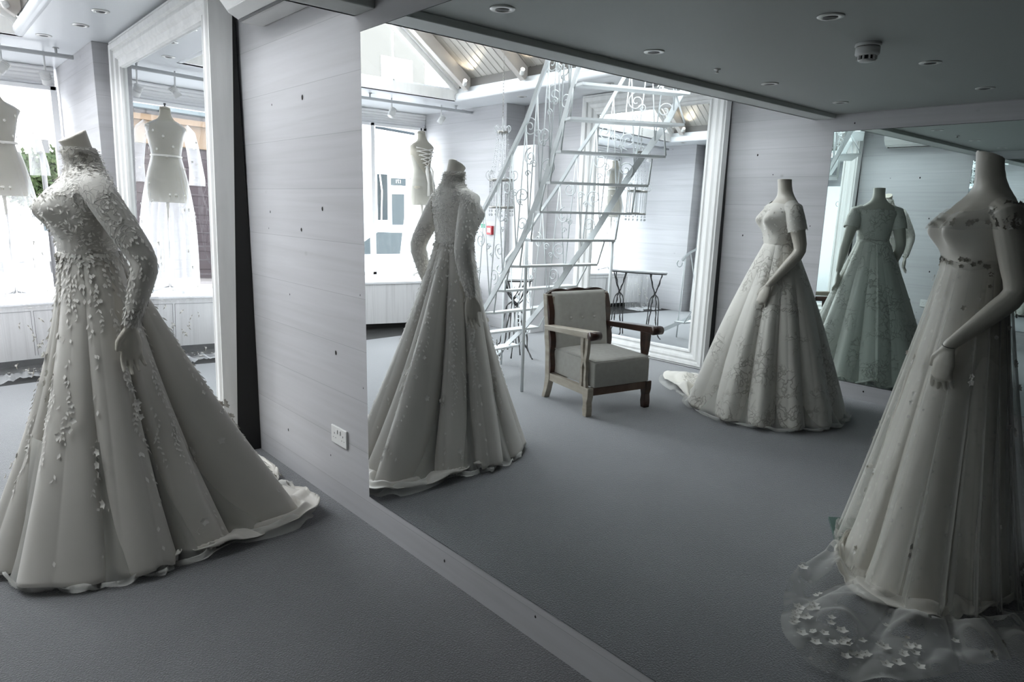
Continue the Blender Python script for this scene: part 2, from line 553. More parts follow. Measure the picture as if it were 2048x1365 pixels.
for ex in (OX0, OX1):
    corr('roof', ex, 2.42, YG, 1.0); corr('roof', ex, YG + 0.001, 6.14, GF)
mb = MB(); gx0 = OX0 + (RX - OX0) * GF; gx1 = OX1 + (RX - OX1) * GF; gz = EZ + (RZ - EZ) * GF
mb.box((RX - 0.03, YG, RZ + 0.06), (RX + 0.03, 6.14, RZ + 0.13)).box((gx0 - .03, YG, gz + 0.08), (gx0 + .02, 6.14, gz + 0.13)).box((gx1 - .02, YG, gz + 0.08), (gx1 + .03, 6.14, gz + 0.13))
o = struct(mb.build('window_3', m_white2))
MB().add([(gx0, YG, gz + .1), (RX, YG, RZ + .1), (RX, 6.14, RZ + .1), (gx0, 6.14, gz + .1), (gx1, YG, gz + .1), (gx1, 6.14, gz + .1)], [(0, 1, 2, 3), (1, 4, 5, 2)], 0, False).build('window_glass', m_glass, o)
struct(MB().box((OX0 - .3, 2.42, 2.6201), (OX0 + 0.006, 6.09, 2.715)).box((OX1 - .006, 2.42, 2.6201), (OX1 + .3, 6.09, 2.715)).build('trim_3', M('dark_eaves', (0.07, 0.065, 0.06), 0.6)))
for y in (5.90, 5.02, 4.14, 3.26):
    mb = MB()
    for ex in (OX0, OX1):
        d = Vector((RX - ex, 0, RZ - EZ)); L = d.length
        c = Vector((ex, y, EZ + 0.03)) + d / 2
        mb.obox(c, L, 0.07, 0.13, d)
    tag(mb.build('roof_rafter', m_beam, bevel=0.004), None, None)
    r_ = bpy.context.scene.collection.objects[-1]
    r_['kind'] = 'structure'; r_.name = 'roof_rafter'


# front: piers, header, window frame, bench, black floor strip
struct(MB().box((1.165, 5.92, 0), (XW, 7.6, 2.50)).build('wall_pier_right', m_plank, bevel=0.003))
struct(MB().box((XL, 5.80, 0), (-2.29, 7.6, 2.50)).build('wall_pier_left', m_plank, bevel=0.003))
hp = [(7.42, 2.335), (7.42, 2.498)]
for k in range(33):
    t = 1 - k / 32
    hp.append((7.375 - 0.010 * abs(sin(pi * 5 * t)) - 0.03 * t, 2.335 + 0.163 * t))
mb = MB().prism(hp, -2.288, 1.138, 'x')
struct(mb.build('wall_front', m_white))
mb = MB()
for x in (-2.27, -1.52, 1.12):
    mb.box((x - 0.025, 7.33, 0.53), (x + 0.025, 7.39, 2.335))
mb.box((-2.29, 7.33, 2.30), (1.14, 7.39, 2.336)).box((-2.29, 7.33, 0.53), (1.14, 7.39, 0.565))
o = struct(mb.build('window_1', m_white, bevel=0.003))
MB().box((-2.28, 7.355, 0.55), (1.13, 7.361, 2.32)).build('window_glass', m_glass, o)

# display bench with its bowed end
bt = []
for x in [1.136, 0.9, 0.6, 0.3, 0.0, -0.3, -0.6, -0.8]:
    bt.append((x, 6.70))
for k in range(1, 17):
    a = k / 16
    x = -0.8 - 1.486 * a
    bt.append((x, 6.70 - 0.36 * sin(pi * min(1, a * 0.85) / 1.0 * 0.62) ** 1.0 if a > 0 else 6.70))
poly = bt + [(-2.286, 7.32), (1.136, 7.32)]
poly = poly[::-1]
mb = MB().prism(poly, 0.06, 0.51, 'z')
n0 = len(mb.f)
mb2 = MB()
mb2.prism([(x, y - 0.012 if y < 7 else y) for x, y in poly], 0.5101, 0.532, 'z')
bench = thing('display_bench', 'low white board-fronted display bench with a bowed end under the shop window', 'bench', (0, 0, 0))
mb.build('front_panel', m_plank_v, bench)
mb2.build('bench_top', m_white, bench)
mb = MB().prism([(x, y + 0.06 if y < 7 else y) for x, y in poly], -0.004, 0.0599, 'z')
mb.build('plinth', m_black, bench)
mb = MB()
for x0, x1 in ((0.72, 1.12), (0.28, 0.70), (-0.2, 0.26), (-0.68, -0.22)):
    for (a, b) in (((x0, 0.46), (x1, 0.46)), ((x0, 0.09), (x0, 0.46)), ((x1, .09), (x1, .46))):
        mb.box((min(a[0], b[0]) - .0015, 6.697, min(a[1], b[1]) - .0015), (max(a[0], b[0]) + .0015, 6.7005, max(a[1], b[1]) + .0015))
mb.build('panel_joint', M('panel_joint_shadow_gap', (0.12, 0.12, 0.12), 0.8), bench)


# ================================================================== MIRRORS
def wall_mirror(name, label, x, s, y0, y1, z0, z1, mat, lab_edge=m_dark):
    t = thing(name, label, 'mirror', (x, (y0 + y1) / 2, z0))
    MB().box((s * 0.0005, y0 - (y0 + y1) / 2, 0), (s * 0.0045, y1 - (y0 + y1) / 2, z1 - z0)).build('backing_or_gap_shade', m_dark, t)
    w = 0.0025
    MB().box((s * 0.0046, y0 - (y0 + y1) / 2 + w, w), (s * 0.0060, y1 - (y0 + y1) / 2 - w, z1 - z0 - w)).build('mirror_glass', mat, t)
    return t


wall_mirror('wall_mirror', 'huge frameless mirror fixed to the board wall right of the double socket', XW, -1, -0.30, 2.450, 0.138, 2.041, m_mirror)
wall_mirror('wall_mirror', 'frameless mirror on the far board wall behind the lace gown, seen in reflection', XL, 1, -0.30, 2.345, 0.122, 2.008, m_mirror2)


def leaning_mirror(name, label, x0, s, y0, y1, zg0, zg1, lean, yaw, backfill=False):
    """s=-1 faces -x. glass from y0..y1, zg0..zg1; frame 0.17 wide around; leans back to the wall"""
    t = thing(name, label, 'mirror', (x0, (y0 + y1) / 2, 0.002))
    t.rotation_euler = (0, 0, yaw)
    hw = (y1 - y0) / 2
    # inner holder rotated for the lean, baked into mesh coordinates
    R = Matrix.Rotation(lean * (1 if s < 0 else -1), 4, 'Y')
    fw = 0.19
    prof = [(0.0, 0.012), (0.008, 0.026), (0.028, 0.030), (0.034, 0.020), (0.060, 0.024), (0.072, 0.040), (0.100, 0.046), (0.125, 0.038), (0.132, 0.056), (0.165, 0.060), (0.178, 0.050), (fw, 0.050), (fw, -0.02), (0.0, -0.02)]
    mb = MB()
    zt = zg1 + fw
    cor = [(-hw, zg0, -1, -1), (hw, zg0, 1, -1), (hw, zg1, 1, 1), (-hw, zg1, -1, 1)]
    bot = min(fw, zg0 - 0.004)
    rings = []
    for (yy, zz, sy, sz) in cor:
        ring = []
        for u, v in prof:
            uz = u * (bot / fw) if sz < 0 else u
            if v < 0: v = -0.012 - (0.058 * (zz / 2.3) if backfill else 0.008)
            ring.append((s * v, yy + sy * u, zz + sz * uz))
        rings.append(ring)
    n = len(prof)
    vs = [p for r in rings for p in r]; fs = []
    for i in range(4):
        j = (i + 1) % 4
        for k in range(n):
            k2 = (k + 1) % n
            fs.append((i * n + k, j * n + k, j * n + k2, i * n + k2) if s < 0 else (i * n + k, i * n + k2, j * n + k2, j * n + k))
    mb.add(vs, fs, 0, False)
    mb.xf(R)
    mb.build('frame', m_white2, t)
    g = MB().box((-0.004, -hw - 0.002, zg0 - 0.002), (0.004, hw + 0.002, zg1 + 0.002)).xf(R)
    g.build('mirror_glass', m_mirror, t)
    return t, R, hw, fw


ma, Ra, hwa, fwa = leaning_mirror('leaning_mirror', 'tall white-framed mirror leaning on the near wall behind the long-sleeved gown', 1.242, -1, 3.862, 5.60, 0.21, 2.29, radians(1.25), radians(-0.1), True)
# black wedge painted in for the shade in the gap between frame and wall
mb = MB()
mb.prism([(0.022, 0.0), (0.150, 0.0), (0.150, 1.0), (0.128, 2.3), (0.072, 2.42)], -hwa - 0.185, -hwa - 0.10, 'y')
mb.build('backing_or_gap_shade', m_black, ma)
mc, Rc, hwc, fwc = leaning_mirror('leaning_mirror', 'tall white-framed mirror on the far wall beyond the armchair, seen in reflection', -2.452, 1, 3.39, 4.64, 0.155, 2.30, radians(1.1), 0)
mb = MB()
mb.prism([(-0.022, 0.0), (-0.105, 0.0), (-0.105, 1.0), (-0.08, 2.3), (-0.068, 2.42)], -hwc - 0.185, -hwc - 0.10, 'y')  # same black wedge standing for the shaded gap behind this frame
mb.build('backing_or_gap_shade', m_black, mc)

# ================================================================== FITTINGS
# double socket
t = thing('double_socket', 'white double plug socket low on the board wall left of the huge mirror', 'socket', (XW, 2.711, 0.342))
MB().box((-0.0095, -0.073, -0.043), (0.0, 0.073, 0.043)).build('face_plate', m_plastic, t, bevel=0.003)
for cy in (-0.040, 0.040):
    MB().box((-0.0101, cy - 0.002, 0.004), (-0.0094, cy + 0.002, 0.012)).build('pin_slot', m_dark, t)
    for q in (-0.011, 0.011):
        MB().box((-0.0101, cy + q - 0.003, -0.014), (-0.0094, cy + q + 0.003, -0.0115)).build('pin_slot', m_dark, t)
for cy in (-0.014, 0.014):
    MB().box((-0.0125, cy - 0.005, 0.010), (-0.0094, cy + 0.005, 0.030)).build('rocker_switch', m_plastic, t, bevel=0.001)

# air conditioner
t = thing('air_conditioner', 'white wall-mounted air conditioner above the board wall', 'air conditioner', (XW, 2.95, 2.2))
pr = [(0.0, 0.009), (-0.10, 0.008), (-0.165, 0.040), (-0.205, 0.090), (-0.222, 0.15), (-0.222, 0.285), (0.0, 0.285)]
MB().prism([(a, b) for a, b in pr], -0.42, 0.42, 'y').build('casing', m_plastic, t, bevel=0.008)
MB().obox((-0.118, 0.01, 0.014), 0.010, 0.78, 0.012, (1, 0, 0.5)).build('louvre_gap', m_dark, t)
MB().obox((-0.155, 0.01, 0.031), 0.06, 0.74, 0.006, (-1, 0, 0.5)).build('louvre', m_plastic, t)

# downlights and detectors of the low ceiling
def downlight(x, y, z, label, grp):
    t = thing('ceiling_downlight', label, 'downlight', (x, y, z), 0, grp)
    MB().lathe([(0.027, 0.0), (0.030, -0.006), (0.048, -0.004), (0.050, -0.0001)], n=28).build('rim', m_chromew, t)
    MB().lathe([(0.0005, -0.001), (0.026, -0.001), (0.026, -0.0045), (0.0005, -0.0045)], n=20).build('lamp_lens', m_dark, t)
    return t


m_chromew = M('brushed_ring', (0.62, 0.62, 0.60), 0.3, 0.5)
LC = [(.98, 2.09), (.02, 2.10), (-1.09, 2.10), (-2.02, 2.085), (.056, 1.255), (-1.06, 1.255), (-2.0, 1.255), (.98, 1.255), (.0, .42), (-1.06, .42), (-2.0, .42)]
where = ['nearest the huge mirror at the ceiling edge', 'second from the huge mirror along the ceiling edge', 'third from the huge mirror along the ceiling edge',
         'last along the ceiling edge, above the lace gown', 'second row, second from the huge mirror', 'second row, beyond the smoke detector',
         'second row, nearest the far mirror', 'second row, nearest the huge mirror', 'third row, nearest the huge mirror', 'third row, in the middle', 'third row, nearest the far mirror']
for (x, y), w in zip(LC, where):
    downlight(x, y, 2.135, 'round downlight in the grey ceiling, ' + w, 'downlights in the low grey ceiling')
SL = [(.89, 5.98, 'over the shop window end'), (1.02, 5.44, 'middle one of three'), (1.04, 4.95, 'nearest the camera of three')]
for x, y, w in SL:
    downlight(x, y, 2.4999, 'round downlight in the white soffit above the leaning mirror, ' + w, 'downlights in the white soffit')
for x, y, w in [(-2.1, 5.35, 'above the chandelier'), (-2.1, 4.2, 'above the leaning mirror')]:
    downlight(x, y, 2.4999, 'round recessed downlight in the far white soffit, ' + w, 'downlights in the white soffit')
t = thing('smoke_detector', 'round white smoke detector hanging from the grey ceiling', 'smoke detector', (-0.475, 1.32, 2.135))
MB().lathe([(0.052, -0.0001), (0.054, -0.012), (0.050, -0.014)], n=32).build('base_ring', m_plastic, t)
MB().lathe([(0.047, -0.0141), (0.047, -0.017)], n=32).build('gap_ring', m_dark, t)
MB().lathe([(0.049, -0.0171), (0.050, -0.045), (0.044, -0.052)], n=32).build('body', m_plastic, t)
mb = MB()
for k in range(10):
    a = 2 * pi * k / 10
    mb.obox((0.036 * cos(a), 0.036 * sin(a), -0.060), 0.010, 0.007, 0.020, (cos(a), sin(a), 0))
mb.lathe([(0.036, -0.068), (0.030, -0.075), (0.012, -0.079)], n=24)
mb.build('vent_cage', m_plastic, t)
MB().lathe([(0.032, -0.0521), (0.030, -0.0679)], n=20).build('sensor_core', m_dark, t)
t = thing('sprinkler_head', 'tiny sprinkler head in the grey ceiling between two downlights', 'sprinkler', (-0.53, 2.10, 2.135))
MB().lathe([(0.018, -0.0001), (0.018, -0.004), (0.006, -0.008), (0.006, -0.018), (0.012, -0.020)], n=16).build('head', m_chromew, t)

# hanging rail by the window with spotlights
t = thing('clothes_rail', 'long white metal rail hung from the soffit in front of the window', 'rail', (0, 6.40, 2.447))
MB().tube([(-2.28, 0, 0), (1.13, 0, 0)], 0.016, 12).build('rail_tube', M('grey_white_tube', (0.55, 0.56, 0.57), 0.4), t)
for x in (1.02, 0.2, -0.95, -2.05):
    MB().tube([(x, 0, 0.0), (x, 0, 0.05)], 0.009, 8).lathe([(0.022, 0.049), (0.022, 0.0525)], (x, 0, 0), 12).build('hanger_bracket', M('grey_white_tube', (0.55, 0.56, 0.57), 0.4), t)


def spot(x, y, z, d, label, grp, lit=False, up=None, size=1.0):
    t = thing('spotlight', label, 'spotlight', (x, y, z), 0, grp)
    d = Vector(d).normalized() * size
    up = up or (0, 0, 0.10)
    MB().tube([up, (0, 0, 0)], 0.007, 8).build('arm', m_plastic, t)
    c = Vector((0, 0, 0))
    mb = MB()
    mb.tube([c - d * 0.05, c + d * 0.045], [0.030 * size, 0.034 * size], 18)
    for k in range(5):
        mb.tube([c - d * (0.048 - k * 0.012), c - d * (0.044 - k * 0.012)], 0.037 * size, 18)
    mb.build('lamp_housing', m_plastic, t)
    MB().tube([c + d * 0.0455, c + d * 0.048], 0.030 * size, 16).build('lens', m_lampglow if lit else m_plastic, t)
    return t


spot(0.69, 6.55, 2.33, (-0.6, -0.1, -0.8), 'white ribbed spotlight above the sheer gown, left of the pier', 'spotlights over the window display', up=(0, 0, 0.17))
spot(0.97, 6.62, 2.30, (0.2, 0.5, -0.8), 'small white spotlight beside the right window pier', 'spotlights over the window display', up=(0, 0, 0.20))
spot(-1.27, 6.50, 2.35, (0.5, -0.2, -0.8), 'white spotlight above the bowed bench, far from the pier', 'spotlights over the window display', up=(0, 0, 0.15))
spot(-1.92, 6.50, 2.34, (0.4, 0.4, -0.8), 'white spotlight above the laced dress form', 'spotlights over the window display', up=(0, 0, 0.16))
for i, (y, w) in enumerate([(5.84, 'by the gable window'), (4.96, 'on the second rafter'), (4.08, 'on the third rafter')]):
    for ex, s, side in ((OX0, 1, 'far side'), (OX1, -1, 'near side')):
        spot(ex + s * 0.10, y, EZ + 0.045, (s * 0.4, -0.7, 0.5), 'small lit spotlight at the foot of a rafter, %s, %s' % (w, side), 'lit spotlights on the rafters', True, (s * -0.02, 0.03, -0.02), 0.62)
        l = bpy.data.lights.new('rafter_spot_bulb', 'SPOT'); l.energy = 5; l.color = (1, 0.86, 0.66); l.spot_size = radians(95); l.shadow_soft_size = 0.02
        lo = bpy.data.objects.new('rafter_spot_bulb', l); COL.objects.link(lo)
        lo.location = (ex + s * 0.13, y - 0.05, EZ + 0.085)
        lo.rotation_euler = Vector((s * 0.4, -0.35, 0.85)).to_track_quat('-Z', 'Y').to_euler()

# call point and exit sign on the far pier
t = thing('fire_call_point', 'small red fire alarm call point on the white pier beside the staircase', 'alarm', (-2.29, 6.03, 1.12))
MB().box((0, -0.045, -0.05), (0.035, 0.045, 0.05)).build('housing', M('signal_red', (0.35, 0.02, 0.03), 0.4), t, bevel=0.004)
MB().box((0.0351, -0.028, -0.025), (0.0365, 0.028, 0.025)).build('break_glass', m_plastic, t)
t = thing('call_point_sign', 'small green and white sign beside the red alarm box', 'sign', (-2.29, 6.17, 1.14))
MB().box((0, -0.05, -0.06), (0.004, 0.05, 0.06)).build('board', m_plastic, t)
MB().box((0.0041, -0.04, 0.0), (0.0048, 0.04, 0.05)).build('green_panel', M('sign_green', (0.03, 0.25, 0.16), 0.5), t)
# low white cupboard between the far pier and wall
tag(MB().box((-2.5649, 5.40, 0.0), (-2.36, 5.798, 2.05)).build('tall_cupboard', m_white, bevel=0.004), 'tall narrow white cupboard against the far wall behind the staircase', 'cupboard')


# ================================================================== BODIES
SEC = [  # z, forward centre, half depth, half width
    (0.74, -0.005, 0.112, 0.158), (0.86, -0.01, 0.120, 0.172), (0.96, -0.012, 0.118, 0.170), (1.05, -0.006, 0.104, 0.150), (1.12, 0.0, 0.090, 0.124), (1.175, 0.004, 0.084, 0.113),
    (1.235, 0.008, 0.088, 0.122), (1.30, 0.012, 0.098, 0.136), (1.36, 0.010, 0.102, 0.148), (1.41, 0.004, 0.092, 0.160), (1.445, -0.004, 0.074, 0.158),
    (1.47, -0.010, 0.062, 0.128), (1.492, -0.012, 0.055, 0.092), (1.515, -0.010, 0.050, 0.064), (1.545, -0.004, 0.046, 0.049), (1.585, 0.003, 0.044, 0.045), (1.622, 0.008, 0.045, 0.046)]


def sec(z):
    if z <= SEC[0][0]: return SEC[0][1:]
    for a, b in zip(SEC, SEC[1:]):
        if z <= b[0]:
            t = (z - a[0]) / (b[0] - a[0]); t = t * t * (3 - 2 * t) * 0.4 + t * 0.6
            return tuple(a[i] + (b[i] - a[i]) * t for i in (1, 2, 3))
    return SEC[-1][1:]


def bodypt(phi, z, off=0.0):
    c, rx, ry = sec(z)
    cx, sy = cos(phi), sin(phi)
    x = c + (rx + off) * (abs(cx) ** 0.92) * (1 if cx > 0 else -1)
    y = (ry + off) * (abs(sy) ** 0.92) * (1 if sy > 0 else -1)
    if cx > 0:
        b = 0
        for q in (-0.066, 0.066):
            b += exp(-((y - q) / 0.043) ** 2)
        dz = z - 1.345
        x += 0.047 * b * exp(-(dz / (0.068 if dz > 0 else 0.050)) ** 2)
    return Vector((x, y, z))


def hand(mb, Wp, d, side, nrm, curl=0.25, L=0.178, g=1.10):
    """Wp wrist, d pointing direction, side: direction of the thumb, nrm: back of the hand"""
    d = Vector(d).normalized(); side = Vector(side); side = (side - d * side.dot(d)).normalized()
    nrm = d.cross(side)
    nrm = nrm if nrm.dot(Vector(nrm)) else nrm
    mb.tube([Wp - d * 0.01, Wp + d * 0.025 * g, Wp + d * 0.060 * g, Wp + d * 0.092 * g], [0.021, 0.027 * g, 0.037 * g, 0.035 * g], 12, flat=0.46, up=nrm, rnd=True)
    ln = [0.066, 0.078, 0.083, 0.074, 0.060]
    for k in range(4):
        q = (1.5 - k) / 1.5
        base = Wp + d * (0.088 - 0.004 * abs(q)) * g + side * (0.0265 * q * g)
        L_ = ln[k + 1] if k else 0.073
        fan = side * (0.10 * q)
        pts = [base - d * 0.015]
        cur = base.copy(); ang = 0.12 + 0.05 * k
        for j, fr in enumerate((0.45, 0.30, 0.25)):
            dd = (d * cos(ang) + fan - nrm * sin(ang) * CURLSIGN[0]).normalized()
            pts.append(cur.copy()); cur = cur + dd * L_ * fr * g
            ang += curl
        pts.append(cur)
        mb.tube(pts, [0.0098, 0.0095, 0.0088, 0.0080, 0.0068], 8, rnd=True)
    tb = Wp + d * 0.030 + side * 0.024
    t1_ = tb + (d * 0.8 + side * 0.62).normalized() * 0.036
    t2_ = t1_ + (d * 0.97 + side * 0.18 - nrm * 0.2 * CURLSIGN[0]).normalized() * 0.030
    mb.tube([tb - d * 0.015 - side * 0.012, tb, t1_, t2_], [0.015, 0.0135, 0.0105, 0.0085], 8, rnd=True)


CURLSIGN = [1]


def arm_pts(sh, el, wr):
    sh, el, wr = Vector(sh), Vector(el), Vector(wr)
    P = []; R = []
    for i in range(7):
        t = i / 6; p = sh.lerp(el, t); P.append(p); R.append(0.049 - 0.010 * t + 0.003 * sin(pi * t))
    for i in range(1, 8):
        t = i / 7; p = el.lerp(wr, t); P.append(p); R.append(0.0385 + 0.002 * sin(pi * min(1, t * 1.6)) - 0.0165 * t ** 1.3)
    # soften the elbow
    Q = [P[0]] + [(P[i - 1] + P[i] * 2 + P[i + 1]) / 4 for i in range(1, len(P) - 1)] + [P[-1]]
    return Q, R


def body(parent, arms, mat, zlow=0.80, ztop=1.622, tilt=0.0, voxel=0.0045, name='body', necksh=(0, 0)):
    """torso, neck and arms as one continuous remeshed surface"""
    mb = MB(); rings = []
    n = 56; zs = []
    z = zlow
    while z < ztop - 0.001:
        zs.append(z); z += 0.012
    zs.append(ztop)
    for z in zs:
        ring = []
        for k in range(n):
            p = bodypt(2 * pi * k / n, z)
            if z > 1.56:
                w = (z - 1.56) / (ztop - 1.56)
                p.z += w * tilt * (-(p.x)) ; p.x += w * necksh[0]; p.y += w * necksh[1]
            ring.append(p)
        rings.append(ring)
    mb.rings(rings)
    for a in arms:
        P, R = arm_pts(a['sh'], a['el'], a['wr'])
        cs = Vector((0, 0.10 * (1 if a['sh'][1] > 0 else -1), a['sh'][2] + 0.004))
        mb.tube([cs, (cs + P[0]) / 2 + Vector((0, 0, 0.006))] + P, [0.045, 0.049] + R, 16, rnd=True)
        CURLSIGN[0] = a.get('cs', 1)
        hand(mb, Vector(a['wr']), a['hd'], a['th'], (0, 0, 1), a.get('curl', 0.25))
    o = mb.build(name, mat)
    r = o.modifiers.new('r', 'REMESH'); r.mode = 'VOXEL'; r.voxel_size = voxel; r.use_smooth_shade = True
    s = o.modifiers.new('s', 'SMOOTH'); s.factor = 0.5; s.iterations = 3
    dg = bpy.context.evaluated_depsgraph_get()
    me = bpy.data.meshes.new_from_object(o.evaluated_get(dg))
    for p in me.polygons: p.use_smooth = True
    me.materials.clear(); me.materials.append(mat)
    old = o.data; o.modifiers.clear(); o.data = me; me.name = name
    bpy.data.meshes.remove(old)
    o.parent = parent
    return o


def petal(mb, p, nrm, d, L, Wd, mi=0, lift=0.35):
    nrm = Vector(nrm).normalized(); d = Vector(d); d = (d - nrm * d.dot(nrm))
    d = d.normalized() if d.length > 1e-5 else nrm.orthogonal().normalized()
    s = nrm.cross(d); p = Vector(p)
    vs = [p, p + d * L * 0.5 + s * Wd / 2 + nrm * L * lift * 0.5, p + d * L + nrm * L * lift, p + d * L * 0.5 - s * Wd / 2 + nrm * L * lift * 0.5, p + d * L * 0.5 + nrm * L * lift * 0.25]
    mb.add(vs, [(0, 1, 4), (1, 2, 4), (2, 3, 4), (3, 0, 4)], mi, True)


def flower(mb, p, nrm, r, mi=0, mi2=None):
    nrm = Vector(nrm).normalized(); a0 = random.random() * 6
    t = nrm.orthogonal().normalized(); b = nrm.cross(t)
    for k in range(5):
        a = a0 + 2 * pi * k / 5
        petal(mb, Vector(p) + nrm * 0.002, nrm, t * cos(a) + b * sin(a), r, r * 0.8, mi, 0.3)
    if mi2 is not None:
        petal(mb, Vector(p) + nrm * 0.006, nrm, t, r * 0.3, r * 0.3, mi2, 0.2)


def shell(fn, n, zs, mi=0, mb=None, closed=True):
    mb = mb or MB()
    mb.rings([[fn(2 * pi * k / n, z) for k in range(n)] for z in zs], mi, caps=False, closed=closed)
    return mb


def lerp(a, b, t): return a + (b - a) * t


def skirt(zw, wr, R0, R1, nfold, amp, seed=0, nth=540, nu=64, p=1.0, hem=0.012, bell=0.0, fn=None, sharp=0.6, topamp=0.12, hemwave=0.0, pw=None, falls=1.3, crease=0.0, trip=0.03):
    """meridians fall from the waist ellipse to the hem radius R0(th), then run along the floor to R1(th)"""
    rnd = random.Random(seed)
    ph = [rnd.uniform(0, 2 * pi) for _ in range(6)]
    rings = []
    for j in range(nu + 1):
        u = j / nu; ring = []
        for i in range(nth):
            th = 2 * pi * i / nth
            wa = th + 0.10 * sin(2 * th + ph[0]) + 0.07 * sin(3 * th + ph[1]) + 0.025 * sin(7 * th + ph[2])
            r1 = R1(th); r0 = min(R0(th), r1)
            rw = wr[0] * wr[1] / sqrt((wr[1] * cos(th)) ** 2 + (wr[0] * sin(th)) ** 2)
            uf = (r0 - rw) / max(1e-4, (r1 - rw))
            k = min(1.0, u / uf) if uf > 0 else 1
            q_ = pw(th) if pw else 1.0
            r = rw + (r1 - rw) * (u if q_ == 1.0 or u > uf else uf * k ** q_)
            e = 1.0 if uf > 0.97 else falls
            zz = zw * (1 - k) ** e if e != 1.0 else zw * (1 - k)
            # bell: push out at the hips
            r += bell * sin(pi * min(1, k)) * (1 - 0.5 * k)
            c = abs(cos(nfold * wa / 2 + 0.25 * sin(3 * k + ph[3])))
            fo = (c ** sharp) * 2 - 1.25
            if crease:
                dv = min(abs(((nfold * wa / 2 + 0.25 * sin(3 * k + ph[3])) / pi - 0.5) % 1), 1 - abs(((nfold * wa / 2 + 0.25 * sin(3 * k + ph[3])) / pi - 0.5) % 1))
                fo -= crease * exp(-(dv / 0.07) ** 2)
            c2 = abs(cos(nfold * wa + ph[4]))
            fo += 0.25 * (c2 ** 0.8 - 0.6)
            kk = topamp + (1 - topamp) * min(1, k * 1.25)
            a_ = amp * kk * (0.75 + 0.35 * sin(2 * th + ph[5]))
            if u > uf:
                a_ *= 1 - 0.55 * (u - uf) / (1.0001 - uf)
            r += a_ * fo * min(1, 0.18 + 0.9 * k) if True else 0
            z = hem + zz + 0.0
            if u > uf and uf < 0.97:
                q = (u - uf) / (1 - uf)
                z = hem + trip * max(0, 0.55 + 0.5 * fo) * (1 - 0.6 * q) * min(1, q * 6) + 0.012 * sin(9 * th + 7 * q + ph[2]) * q + 0.004
            if u > uf and uf < 0.97:
                z += 0.05 * max(0, mnoise.noise(Vector((r * cos(th) * 9, r * sin(th) * 9, seed)))) * min(1, q * 4)
            if u > 0.9:
                z += hemwave * max(0, sin(nfold * wa / 2 * 2 + 1)) * (u - 0.9) * 10
            z = max(hem * 0.6, z)
            x, y = r * cos(th), r * sin(th)
            P = Vector((x, y, z))
            if fn: P = fn(P, th, u, k)
            ring.append(P)
        rings.append(ring)
    return rings


def rings_mesh(rings, name, mat, parent, solid=0.003, mi=0):
    mb = MB(); mb.rings(rings, mi, caps=False)
    return mb.build(name, mat, parent, solid=solid)


def ring_frame(rings, u, v):
    """point, normal, down direction on ring grid"""
    m = len(rings) - 1; n = len(rings[0])
    j = min(m - 1, max(0, int(u * m))); i = int(v * n) % n
    p = Vector(rings[j][i]); dn = Vector(rings[j + 1][i]) - p; sd = Vector(rings[j][(i + 1) % n]) - p
    nr = sd.cross(dn)
    nr = -nr if nr.dot(Vector((p.x, p.y, 0))) < 0 else nr
    if nr.length < 1e-9: nr = Vector((p.x, p.y, 0.1))
    return p, nr.normalized(), dn.normalized()


def stand(parent, ztop, glass=None, rad=0.012):
    MB().tube([(0, 0, 0.012), (0, 0, ztop)], rad, 10).build('pole', m_chrome, parent)
    if glass:
        glass.build('base_plate', m_plate, parent, bevel=0.002)
    else:
        MB().lathe([(0.15, 0.0), (0.15, 0.010), (0.02, 0.014)], n=28).build('base_plate', m_chrome, parent)


def sleeve(arm, r_extra, t0, t1, mat, parent, name='sleeve', petals=0, pm=None, cuff=0.0):
    P, R = arm_pts(arm['sh'], arm['el'], arm['wr'])
    m = len(P); a, b = int(t0 * (m - 1)), int(round(t1 * (m - 1)))
    pts = P[a:b + 1]; rad = [R[i] + r_extra + cuff * (i - a) / max(1, b - a) for i in range(a, b + 1)]
    if t0 == 0:
        s = 1 if arm['sh'][1] > 0 else -1
        pts = [Vector((arm['sh'][0], s * 0.112, arm['sh'][2] + 0.008))] + pts; rad = [0.051 + r_extra] + rad
    mb = MB(); mb.tube(pts, rad, 24, caps=False)
    if petals:
        for _ in range(petals):
            q = random.random() ** 0.8 * (len(pts) - 1.01); i = int(q); fr = q - i
            c = pts[i].lerp(pts[i + 1], fr); r = lerp(rad[i], rad[i + 1], fr)
            T = (pts[i + 1] - pts[i]).normalized(); N = T.orthogonal().normalized(); B = T.cross(N)
            an = random.random() * 2 * pi; nr = N * cos(an) + B * sin(an)
            petal(mb, c + nr * r, nr, T + B * random.uniform(-.8, .8), random.uniform(0.012, 0.021), random.uniform(0.007, 0.011), 1, 0.22)
    return mb.build(name, [mat, pm or m_petal], parent)


# ------------------------------------------------------------------ gown with long sleeves (front left)
LX, LY = 0.52, 3.0
gown = thing('wedding_gown_mannequin', 'headless mannequin in a high-necked long-sleeved satin gown, beside the board wall', 'mannequin', (LX, LY, 0), radians(185))
armL = dict(sh=(0.000, 0.160, 1.420), el=(-0.112, 0.262, 1.165), wr=(-0.045, 0.245, 0.935), hd=(0.05, -0.03, -1), th=(1, 0.1, 0), curl=0.28, cs=1)
armR = dict(sh=(0.000, -0.160, 1.420), el=(-0.085, -0.262, 1.165), wr=(-0.02, -0.245, 0.935), hd=(0.05, 0.03, -1), th=(1, -0.1, 0), curl=0.28, cs=-1)
body(gown, [armL, armR], m_skin, tilt=0.55, necksh=(0.012, 0))
stand(gown, 0.86)


def bod(phi, z):
    return bodypt(phi, z, 0.008)


zs = [1.150 + 0.0085 * i for i in range(51)]


